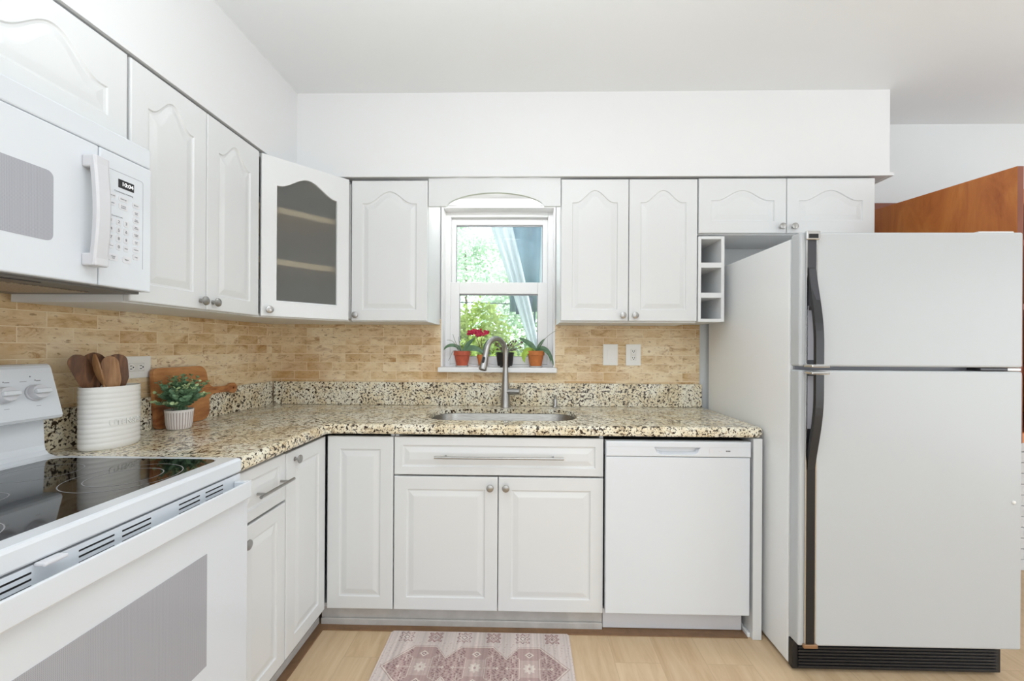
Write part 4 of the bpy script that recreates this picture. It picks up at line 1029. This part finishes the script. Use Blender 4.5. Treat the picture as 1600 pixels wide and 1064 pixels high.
# ------------------------------------------------------------------ pots on the window sill
SILLZ = OZ0+0.0222
def strap(bm, pts, w, up=(0, 0, 1), fold=0.25):
    n = len(pts); fr = frame_dirs(pts); vs = []
    for i, (p, (d, s, u)) in enumerate(zip(pts, fr)):
        t_ = i/(n-1); ww = w*(math.sin(PI*min(1, 0.12+0.88*t_))**0.7 if t_ < 1 else 0.02)
        sd = Vector(d).cross(Vector(up)); sd = sd.normalized() if sd.length > 1e-3 else s
        u2 = sd.cross(d)
        vs.append([bm.verts.new(Vector(p)+sd*ww/2+u2*fold*ww*0.5), bm.verts.new(Vector(p)), bm.verts.new(Vector(p)-sd*ww/2+u2*fold*ww*0.5)])
    for i in range(n-1):
        for k in (0, 1): bm.faces.new((vs[i][k], vs[i][k+1], vs[i+1][k+1], vs[i+1][k]))
def clay_pot(c, x, y, r, h, mat, z=SILLZ):
    b = nb(); lathe(b, [(0, z+0.0065), (r*0.66, z+0.0065), (r*0.90, z+h*0.70), (r*0.91, z+h*0.72), (r*1.0, z+h*0.73), (r*1.0, z+h*0.985), (r*0.97, z+h), (r*0.90, z+h), (r*0.86, z+h*0.9), (0, z+h*0.9)], x, y, 36)
    obj('pot', b, mat, c, smooth=0.6)
    b = nb(); lathe(b, [(0, z+h*0.905), (r*0.87, z+h*0.90)], x, y, 20); obj('soil', b, M['soil'], c)
def saucer(c, x, y, r, z=SILLZ, mat=None):
    b = nb(); lathe(b, [(0, z), (r*0.85, z), (r, z+0.009), (r*0.96, z+0.009), (r*0.83, z+0.004), (0, z+0.004)], x, y, 30); obj('saucer', b, mat or M['saucer'], c, smooth=0.6)
SY_ = 2.425
def sx(px): return (px-820.8)/640*SY_                                    # metres along the sill
# red clay pot, grey-leaved orchid
x = -0.375
c = thing('potted_orchid', 'orchid with thin grey arching leaves in a reddish clay pot, left end of the sill', 'plant', (x, SY_, SILLZ))
saucer(c, x, SY_, 0.040); clay_pot(c, x, SY_, 0.050, 0.094, M['terracottared'])
z = SILLZ+0.088
b = nb()
strap(b, bez((x, SY_, z), (x-0.02, SY_, z+0.05), (x-0.09, SY_-0.02, z+0.05), (x-0.105, SY_-0.02, z+0.01), 10), 0.024, up=(0.1, -1, 0.7))
strap(b, bez((x+0.01, SY_, z), (x+0.03, SY_, z+0.03), (x+0.09, SY_-0.01, z+0.03), (x+0.135, SY_-0.01, z-0.012), 10), 0.043, up=(0.1, -1, 0.7))
strap(b, bez((x+0.005, SY_, z), (x+0.02, SY_+0.01, z+0.03), (x+0.05, SY_+0.01, z+0.065), (x+0.075, SY_+0.01, z+0.085), 10), 0.027, up=(0.1, -1, 0.7))
strap(b, bez((x-0.005, SY_, z), (x-0.02, SY_, z+0.03), (x-0.05, SY_-0.01, z+0.045), (x-0.075, SY_-0.02, z+0.03), 10), 0.016, up=(0.1, -1, 0.7))
obj('leaves', b, M['leafdark'], c)
b = nb()
for q in ([(x-0.02, SY_, z), (x-0.04, SY_-0.02, z+0.05), (x-0.05, SY_-0.01, z+0.075), (x-0.09, SY_-0.01, z+0.07)], [(x-0.01, SY_, z), (x-0.03, SY_-0.02, z+0.04), (x-0.045, SY_-0.03, z+0.08), (x-0.05, SY_-0.03, z+0.105)],
          [(x-0.02, SY_, z), (x-0.06, SY_-0.03, z+0.03), (x-0.05, SY_-0.04, z-0.02), (x-0.075, SY_-0.04, z-0.05)], [(x, SY_, z), (x-0.01, SY_-0.02, z+0.05), (x-0.02, SY_-0.02, z+0.06), (x-0.018, SY_-0.02, z+0.09)]):
    tube(b, bez(*q, 10), [0.0022-0.0001*i for i in range(11)], 6)
obj('aerial_root', b, M['root'], c, label='grey thin aerial roots')
# small clay pot, pink flowers
x2 = -0.255
c = thing('potted_orchid', 'pink-flowering orchid in a small clay pot partly behind the faucet', 'plant', (x2, SY_+0.015, SILLZ))
saucer(c, x2, SY_+0.015, 0.030); clay_pot(c, x2, SY_+0.015, 0.034, 0.072, M['terracotta'])
z = SILLZ+0.066
b = nb()
tube(b, bez((x2, SY_+0.015, z), (x2-0.01, SY_, z+0.06), (x2-0.04, SY_, z+0.10), (x2-0.03, SY_, z+0.125), 10), 0.002, 6)
tube(b, bez((x2, SY_+0.015, z), (x2+0.0, SY_, z+0.06), (x2-0.02, SY_, z+0.10), (x2+0.01, SY_, z+0.125), 10), 0.002, 6)
obj('stem', b, M['twig'], c)
rnd = random.Random(11); b = nb()
for k in range(46):
    cxp = x2-0.027+rnd.uniform(-0.060, 0.060); czp = z+0.135+rnd.uniform(-0.016, 0.020)*(1-abs(cxp-x2+0.027)/0.09); cyp = SY_+rnd.uniform(-0.02, 0.02)
    for i in range(5):
        a = 2*PI*i/5+rnd.random(); d = Vector((math.cos(a), rnd.uniform(-.7, -.1), math.sin(a))); disc_leaf(b, (cxp, cyp, czp), d, (0, -1, 0.2), rnd.uniform(0.0042, 0.0062))
obj('flowers', b, M['petal'], c)
b = nb()
strap(b, bez((x2, SY_+0.015, z), (x2+0.015, SY_, z+0.03), (x2+0.04, SY_, z+0.03), (x2+0.05, SY_, z+0.005), 8), 0.022, up=(0.1, -1, 0.7)); strap(b, bez((x2, SY_+0.015, z), (x2+0.01, SY_, z+0.05), (x2+0.03, SY_, z+0.09), (x2+0.04, SY_, z+0.10), 8), 0.018, up=(0.1, -1, 0.7))
obj('leaves', b, M['leafgrey'], c)
# black pot with dried rosettes
x3 = -0.120
c = thing('potted_succulent', 'tangled brown-grey succulent in a black plastic pot behind the faucet', 'plant', (x3, SY_-0.003, SILLZ))
b = nb(); r = 0.052; h = 0.088
for k in range(4):
    a = PI/4+k*PI/2; box(b, x3+0.030*math.cos(a)-0.006, x3+0.030*math.cos(a)+0.006, SY_-0.003+0.030*math.sin(a)-0.006, SY_-0.003+0.030*math.sin(a)+0.006, SILLZ, SILLZ+0.009)
lathe(b, [(0, SILLZ+0.008), (r*0.80, SILLZ+0.008), (r*0.86, SILLZ+0.014), (r, SILLZ+h-0.012), (r*1.05, SILLZ+h-0.010), (r*1.05, SILLZ+h), (r*0.97, SILLZ+h), (r*0.93, SILLZ+h-0.01), (0, SILLZ+h-0.01)], x3, SY_-0.003, 36)
obj('pot', b, M['blackpot'], c, smooth=0.6)
b = nb(); rnd = random.Random(5); z = SILLZ+h-0.008; tipb = nb()
for k in range(30):
    az = rnd.uniform(0, 2*PI); R_o = rnd.uniform(0.03, 0.125) if math.cos(az) > 0 else rnd.uniform(0.03, 0.075)
    e_ = Vector((x3+R_o*math.cos(az), SY_-0.003+min(0.045, 0.5*R_o)*math.sin(az), z+rnd.uniform(0.015, 0.07)))
    p0 = Vector((x3+0.02*math.cos(az), SY_-0.003+0.02*math.sin(az), z))
    tube(b, bez(p0, p0+Vector((0, 0, 0.04)), e_+Vector((0, 0, -0.01)), e_, 6), 0.0022, 5)
    for i in range(9): d = Vector((rnd.uniform(-1, 1), rnd.uniform(-1, 1), rnd.uniform(-.3, 1))); disc_leaf(tipb, e_, d, (rnd.uniform(-1, 1), rnd.uniform(-1, 1), 1), rnd.uniform(0.004, 0.0065))
obj('stem', b, M['root'], c); obj('foliage', tipb, M['twig'], c)
# orange clay pot, long leaves
x4 = 0.062
c = thing('potted_orchid', 'long-leaved orchid in an orange clay pot, right end of the sill', 'plant', (x4, SY_, SILLZ))
saucer(c, x4, SY_, 0.042); clay_pot(c, x4, SY_, 0.051, 0.098, M['terracotta'])
z = SILLZ+0.090
b = nb()
strap(b, bez((x4, SY_, z), (x4-0.02, SY_, z+0.04), (x4-0.06, SY_, z+0.06), (x4-0.105, SY_, z+0.085), 10), 0.036, up=(0.1, -1, 0.7), fold=0.5)
strap(b, bez((x4, SY_, z), (x4+0.03, SY_-0.01, z+0.05), (x4+0.085, SY_-0.02, z+0.02), (x4+0.105, SY_-0.03, z-0.082), 12), 0.026, up=(0.3, -1, 0.2))
strap(b, bez((x4, SY_, z), (x4+0.02, SY_, z+0.03), (x4+0.03, SY_, z+0.06), (x4+0.058, SY_, z+0.082), 10), 0.020, up=(0.1, -1, 0.7))
strap(b, bez((x4, SY_, z), (x4+0.05, SY_-0.02, z+0.03), (x4+0.08, SY_-0.04, z+0.0), (x4+0.088, SY_-0.045, z-0.06), 10), 0.020, up=(0.3, -1, 0.2))
obj('leaves', b, M['leafdark'], c)
b = nb(); strap(b, bez((x4-0.005, SY_, z), (x4-0.05, SY_-0.03, z+0.03), (x4-0.085, SY_-0.03, z-0.01), (x4-0.065, SY_-0.04, z-0.062), 12), 0.036, up=(0, -1, 0.2)); obj('bright_leaf', b, M['leafbright'], c, label='yellow-green leaf')
b = nb(); tube(b, bez((x4, SY_, z), (x4+0.03, SY_, z+0.05), (x4+0.06, SY_-0.03, z+0.10), (x4+0.115, SY_-0.05, z+0.125), 10), 0.0014, 5); obj('flower_spike', b, M['root'], c)

# ------------------------------------------------------------------ rug
def rug():
    x0, x1, y0, y1 = -0.577, 0.196, 1.390, 1.786; st_ = 0.0024
    nx, ny = int((x1-x0)/st_), int((y1-y0)/st_)
    rnd = random.Random(2)
    base = lin((208, 194, 188)); light = lin((222, 212, 204)); rose = lin((178, 152, 147)); dark = lin((140, 110, 110)); mid = lin((192, 170, 164)); cream = lin((214, 202, 192))
    streak = [rnd.uniform(-0.05, 0.05) for _ in range(nx+1)]; streak = [(streak[max(0, i-1)]+streak[i]+streak[min(nx, i+1)])/3*1.6 for i in range(nx+1)]
    big = [0.05*math.sin(i*0.06)+0.04*math.sin(i*0.171+1) for i in range(nx+1)]
    cx_, cy_ = (x0+x1)/2, (y0+y1)/2; hw, hh = (x1-x0)/2, (y1-y0)/2
    def col(x, y):
        u = x-cx_; v = abs(y-cy_); au = abs(u)
        # border motif row
        if v > 0.131:
            k = max(0, min(5, math.floor((u+hw-0.014)/0.1242))); mu = u+hw-0.014-(k+0.5)*0.1242; mv = (v-0.163)*1.05; rr_ = abs(mu)+abs(mv)*1.1; rd = math.hypot(mu, mv)
            if rd < 0.005: return dark if k % 2 else light
            if rr_ < 0.010: return light
            if rr_ < 0.015: return dark
            if rr_ < 0.019: return light
            ang = math.atan2(mv, mu); lobes = 0.030+0.006*math.cos(8*ang)-0.004*math.cos(4*ang)
            if rd < lobes-0.005: return mid if math.sin(mu*430+k)*math.sin(mv*430) > 0.1 else (rose if k % 2 else base)
            if rd < lobes: return dark if math.sin(ang*16) > -0.3 else rose
            return base
        # central field: three linked medallions with pointed ends
        def edge(q):
            if q < 0.065: return 0.115
            if q < 0.122: return 0.115-(q-0.065)/0.057*0.063
            if q < 0.170: return 0.052+(q-0.122)/0.048*0.063
            if q < 0.260: return 0.115
            return 0.115-(q-0.260)/0.112*0.115
        k = max(-1, min(1, round(u/0.2135))); mu = u-k*0.2135; pad = edge(au)-v
        if au > 0.260: pad *= 0.72
        if pad > 0.0085:
            rd = math.hypot(mu, v); ang = math.atan2(v, mu)
            if rd < 0.005: return rose
            if rd < 0.021+0.004*math.cos(8*ang): return cream
            dm = abs(mu)+abs(v-0.070)*1.15
            if dm < 0.005: return cream
            if dm < 0.011: return dark
            if dm < 0.019: return cream
            if v < 0.0022 and 0.034 < abs(mu) < 0.092: return cream
            if abs(abs(mu)-0.086)+v*0.8 < 0.007 and abs(abs(mu)-0.086)+v*0.8 > 0.003: return cream
            if abs(abs(mu)-0.040) < 0.0016 and v < 0.050: return cream
            if abs(v-(0.050+(abs(mu)-0.040)*0.5)) < 0.0016 and 0.040 < abs(mu) < 0.066: return cream
            if abs(abs(mu)-0.066) < 0.0014 and 0.030 < v < 0.062: return cream
            if abs(mu) < 0.036: return mid if v < 0.042 else rose
            if abs(mu) < 0.046: return rose
            tx = math.sin(mu*300+2*math.sin(v*160))*math.sin(v*280+1.5*math.sin(mu*120))
            return dark if tx > 0.5 else (mid if tx < -0.6 else rose)
        if pad > 0.0035: return cream
        if pad > 0.0: return rose
        if -0.012 < pad and au < 0.36: return base
        tx = math.sin(u*240+3*math.sin(v*130))*math.sin(v*210)
        return mid if tx > 0.8 else base
    b = nb(); cl = b.loops.layers.float_color.new('pattern'); g = []
    for i in range(nx+1):
        for j in range(ny+1): pass
    V = [[b.verts.new((x0+i*st_, y0+j*st_, 0.0105)) for j in range(ny+1)] for i in range(nx+1)]
    for i in range(nx):
        for j in range(ny):
            cr_ = min(i, nx-1-i)*st_, min(j, ny-1-j)*st_
            if cr_[0] < 0.012 and cr_[1] < 0.012 and math.hypot(0.012-cr_[0], 0.012-cr_[1]) > 0.013: continue
            f = b.faces.new((V[i][j], V[i+1][j], V[i+1][j+1], V[i][j+1]))
            q = col(x0+(i+0.5)*st_, y0+(j+0.5)*st_); m = 1+streak[i]*2.2+big[i]+rnd.uniform(-0.05, 0.05)
            for lp in f.loops: lp[cl] = (q[0]*m, q[1]*m, q[2]*m, 1)
    # rim and underside
    edges = [e_ for e_ in b.edges if len(e_.link_faces) == 1]
    r = bmesh.ops.extrude_edge_only(b, edges=edges)
    for v in r['geom']:
        if isinstance(v, bmesh.types.BMVert): v.co.z = 0.001
    for f in b.faces:
        for lp in f.loops:
            if lp[cl][3] == 0: lp[cl] = (base[0]*0.85, base[1]*0.85, base[2]*0.85, 1)
    for v in [v for v in b.verts if not v.link_faces]: b.verts.remove(v)
    o = obj('kitchen_mat', b, M['rug'], loc=(cx_, cy_, 0.0)); setprops(o, 'faded pink patterned kitchen mat on the floor before the sink', 'rug')
rug()

# ------------------------------------------------------------------ wooden shelf unit right of the fridge
c = thing('wooden_bookcase', 'tall cherry wood shelf unit standing behind the refrigerator at the right edge', 'bookcase', (2.3, 2.1, 0.88))
b = nb(); X0 = 1.958
pl = [(1.672, 0.885), (2.372, 0.885), (2.372, 2.040), (1.672, 1.990)]
loft(b, [[(X0, y, z) for y, z in pl], [(X0+0.024, y, z) for y, z in pl]]); bmesh.ops.recalc_face_normals(b, faces=b.faces)
for f in b.faces:
    if f.normal.y < -0.9: f.material_index = 1
obj('side_panel', b, [M['cherry'], M['cherryedge']], c)
b = nb(); loft(b, [[(2.75, y, z) for y, z in pl], [(2.774, y, z) for y, z in pl]]); bmesh.ops.recalc_face_normals(b, faces=b.faces); obj('side_panel', b, M['cherry'], c)
obj('back_panel', B(X0, 2.774, 2.374, 2.398, 0.885, 2.088), M['cherryedge'], c)
for z in (0.886, 1.16, 1.42, 1.68, 1.86): obj('shelf', B(X0+0.025, 2.749, 1.700, 2.373, z, z+0.024), M['cherryedge'], c)
b = nb(); box(b, X0+0.025, 2.749, 1.676, 1.699, 0.886, 0.925); box(b, X0+0.025, 2.749, 1.676, 1.699, 1.845, 1.90); obj('rail', b, M['cherry'], c)
obj('moulding', B(X0+0.025, 2.749, 1.668, 1.6755, 1.155, 1.19, 0.002), M['cherryedge'], c)
b = nb()
for k in range(14):
    z = 0.02+k*0.0615
    for i in range(5): x_ = 1.95+((i*0.2+(0.1 if k % 2 else 0))); box(b, x_, min(2.9, x_+0.197), 2.390, 2.4095, z-0.02, z+0.0385, 0.003)
struct('wall_back_brick', b, M['brick'], 'white painted brick low on the back wall')

# ------------------------------------------------------------------ outside
struct('ground', B(-14, 14, 2.60, 30, -0.3, -0.05), M['lawn'], 'green lawn outside the window')
def shrub(name, label, cat, cx_, cy_, z0, rx, ry, rz, n, size, mat, seed, trunk=True, group=None):
    c = thing(name, label, cat, (cx_, cy_, -0.05), group); rnd = random.Random(seed); b = nb()
    blobs = [(rnd.uniform(-.6, .6)*rx, rnd.uniform(-.6, .6)*ry, rnd.uniform(-.6, .6)*rz, rnd.uniform(.35, .6)) for _ in range(14)]
    for k in range(n):
        bx_, by_, bz_, br_ = blobs[k % len(blobs)]
        d = Vector((rnd.gauss(0, 1), rnd.gauss(0, 1), rnd.gauss(0, 1))).normalized()*rnd.uniform(0.55, 1.0)*br_
        p = Vector((cx_+bx_+d.x*rx, cy_+by_+d.y*ry, z0+bz_+d.z*rz))
        if p.z < 0.02: continue
        ax_ = Vector((rnd.uniform(-1, 1), rnd.uniform(-1, 1), rnd.uniform(-1, .6))).normalized(); s = ax_.cross(Vector((rnd.uniform(-1, 1), rnd.uniform(-1, 1), rnd.uniform(-1, 1)))).normalized()
        l_ = size*rnd.uniform(.7, 1.3); w_ = l_*0.30
        b.faces.new([b.verts.new(q) for q in (p, p+ax_*l_*.5+s*w_, p+ax_*l_, p+ax_*l_*.5-s*w_)])
    obj('foliage', b, mat, c)
    b = nb(); tube(b, [(cx_, cy_, -0.05), (cx_+0.05, cy_, z0*0.5), (cx_, cy_, z0+rz*0.3)], [0.09, 0.06, 0.02] if trunk else [0.03, 0.02, 0.01], 8); obj('trunk', b, M['bark'], c)
shrub('garden_shrub', 'yellow-green bushy shrub filling the lower left of the window view', 'shrub', -0.95, 6.0, 1.0, 1.0, 0.5, 1.0, 11000, 0.085, M['shrubyellow'], 1, False, None)
shrub('garden_shrub', 'mid-green shrub behind the white curtain outside the window', 'shrub', 0.45, 8.0, 0.9, 1.3, 0.5, 1.2, 11000, 0.08, M['shrubgreen'], 2, False)
shrub('garden_tree', 'pale sunlit tree in the upper left of the window view', 'tree', -2.1, 14.2, 4.2, 1.9, 1.4, 2.0, 6000, 0.13, M['treepale'], 3)
shrub('garden_tree', 'greener tree behind the yellow-green shrub, partly behind the curtain', 'tree', 0.0, 10.7, 2.3, 1.5, 1.2, 1.4, 5000, 0.12, M['treepale'], 4)
def cloth(name, mat, label, cat, top, bot, nfold, depth, width_top, width_bot, seed=0, thick=0.004, bend=0.0):
    """hanging cloth with vertical folds between a top and a bottom edge centre"""
    top, bot = Vector(top), Vector(bot); b = nb(); nu, nv_ = nfold*8, 24; lay = []
    for side_ in (0, 1):
        g = []
        for j in range(nv_+1):
            v = j/nv_; c_ = top.lerp(bot, v); c_.x += bend*math.sin(PI*v); w = width_top+(width_bot-width_top)*v; row = []
            for i in range(nu+1):
                u = i/nu; row.append(b.verts.new((c_.x+(u-0.5)*w, c_.y+depth*math.sin(2*PI*nfold*u+seed+v)+side_*thick, c_.z)))
            g.append(row)
        lay.append(g)
    for g, fl in ((lay[0], 0), (lay[1], 1)):
        for j in range(nv_):
            for i in range(nu):
                q = (g[j][i], g[j+1][i], g[j+1][i+1], g[j][i+1]); b.faces.new(q[::-1] if fl else q)
    for j in range(nv_):
        for i in (0, nu): b.faces.new((lay[0][j][i], lay[0][j+1][i], lay[1][j+1][i], lay[1][j][i]))
    for i in range(nu):
        for j in (0, nv_): b.faces.new((lay[0][j][i], lay[0][j][i+1], lay[1][j][i+1], lay[1][j][i]))
    bmesh.ops.recalc_face_normals(b, faces=b.faces)
    o = obj(name, b, mat, loc=bot, smooth=3.2); setprops(o, label, cat); return o
cloth('sheer_curtain', M['sheer'], 'sheer white curtain hanging diagonally on the patio outside the window', 'curtain', (-0.515, 4.55, 3.395), (0.14, 4.55, 1.12), 3, 0.02, 0.32, 0.10, bend=0.015)
cloth('sheer_curtain', M['sheer'], 'narrow white curtain strip at the right edge of the window view', 'curtain', (0.215, 4.45, 3.395), (0.165, 4.45, 0.75), 2, 0.015, 0.05, 0.10)
c = thing('patio_gazebo', 'blue-grey canvas patio gazebo outside the right half of the window', 'gazebo', (1.0, 5.2, -0.05))
def canv(name, mat, x0, x1, y, z0, z1, nf, dep, sl=0.0):
    b = nb(); nu = nf*8
    lo = []
    for side_ in (0, 1): lo.append([[b.verts.new((x0+(x1-x0)*i/nu + (sl if r_ else 0), y+dep*math.sin(2*PI*nf*i/nu)+side_*0.006, (z0, z1)[r_])) for i in range(nu+1)] for r_ in (0, 1)])
    for s in (0, 1):
        for i in range(nu): q = (lo[s][0][i], lo[s][0][i+1], lo[s][1][i+1], lo[s][1][i]); b.faces.new(q if s == 0 else q[::-1])
    for r_ in (0, 1):
        for i in range(nu): b.faces.new((lo[0][r_][i], lo[0][r_][i+1], lo[1][r_][i+1], lo[1][r_][i]))
    for i in (0, nu): b.faces.new((lo[0][0][i], lo[0][1][i], lo[1][1][i], lo[1][0][i]))
    bmesh.ops.recalc_face_normals(b, faces=b.faces)
    return obj(name, b, mat, c, smooth=3.2)
canv('side_curtain', M['canopy'], -0.20, 1.7, 5.2, 1.70, 3.4, 9, 0.035)
canv('valance', M['canopydark'], -0.12, 0.085, 5.1, 1.66, 1.87, 2, 0.012)
b = nb(); cyl(b, (1.7, 5.2, -0.05), (1.7, 5.2, 3.4), 0.04); obj('post', b, M['canopydark'], c)
b = nb(); cyl(b, (0.115, 5.2, -0.05), (0.115, 5.2, 1.72), 0.012); obj('post', b, M['canopydark'], c)
b = nb(); loft(b, [[(-0.8, 4.3, 3.4), (2.0, 4.3, 3.4), (2.0, 7.0, 3.4), (-0.8, 7.0, 3.4)], [(0.6, 6.0, 4.0), (0.7, 6.0, 4.0), (0.7, 6.1, 4.0), (0.6, 6.1, 4.0)]]); obj('roof', b, M['canopy'], c)
b = nb(); tube(b, [(-3.5, 9.2, 2.32), (-1.6, 9.2, 2.25), (0.4, 9.2, 2.20), (4.0, 9.2, 2.3)], 0.011, 6); o = obj('overhead_cable', b, M['cable'], loc=(0, 9.2, 2.2)); setprops(o, 'thin dark overhead cable crossing the upper pane view', 'cable')
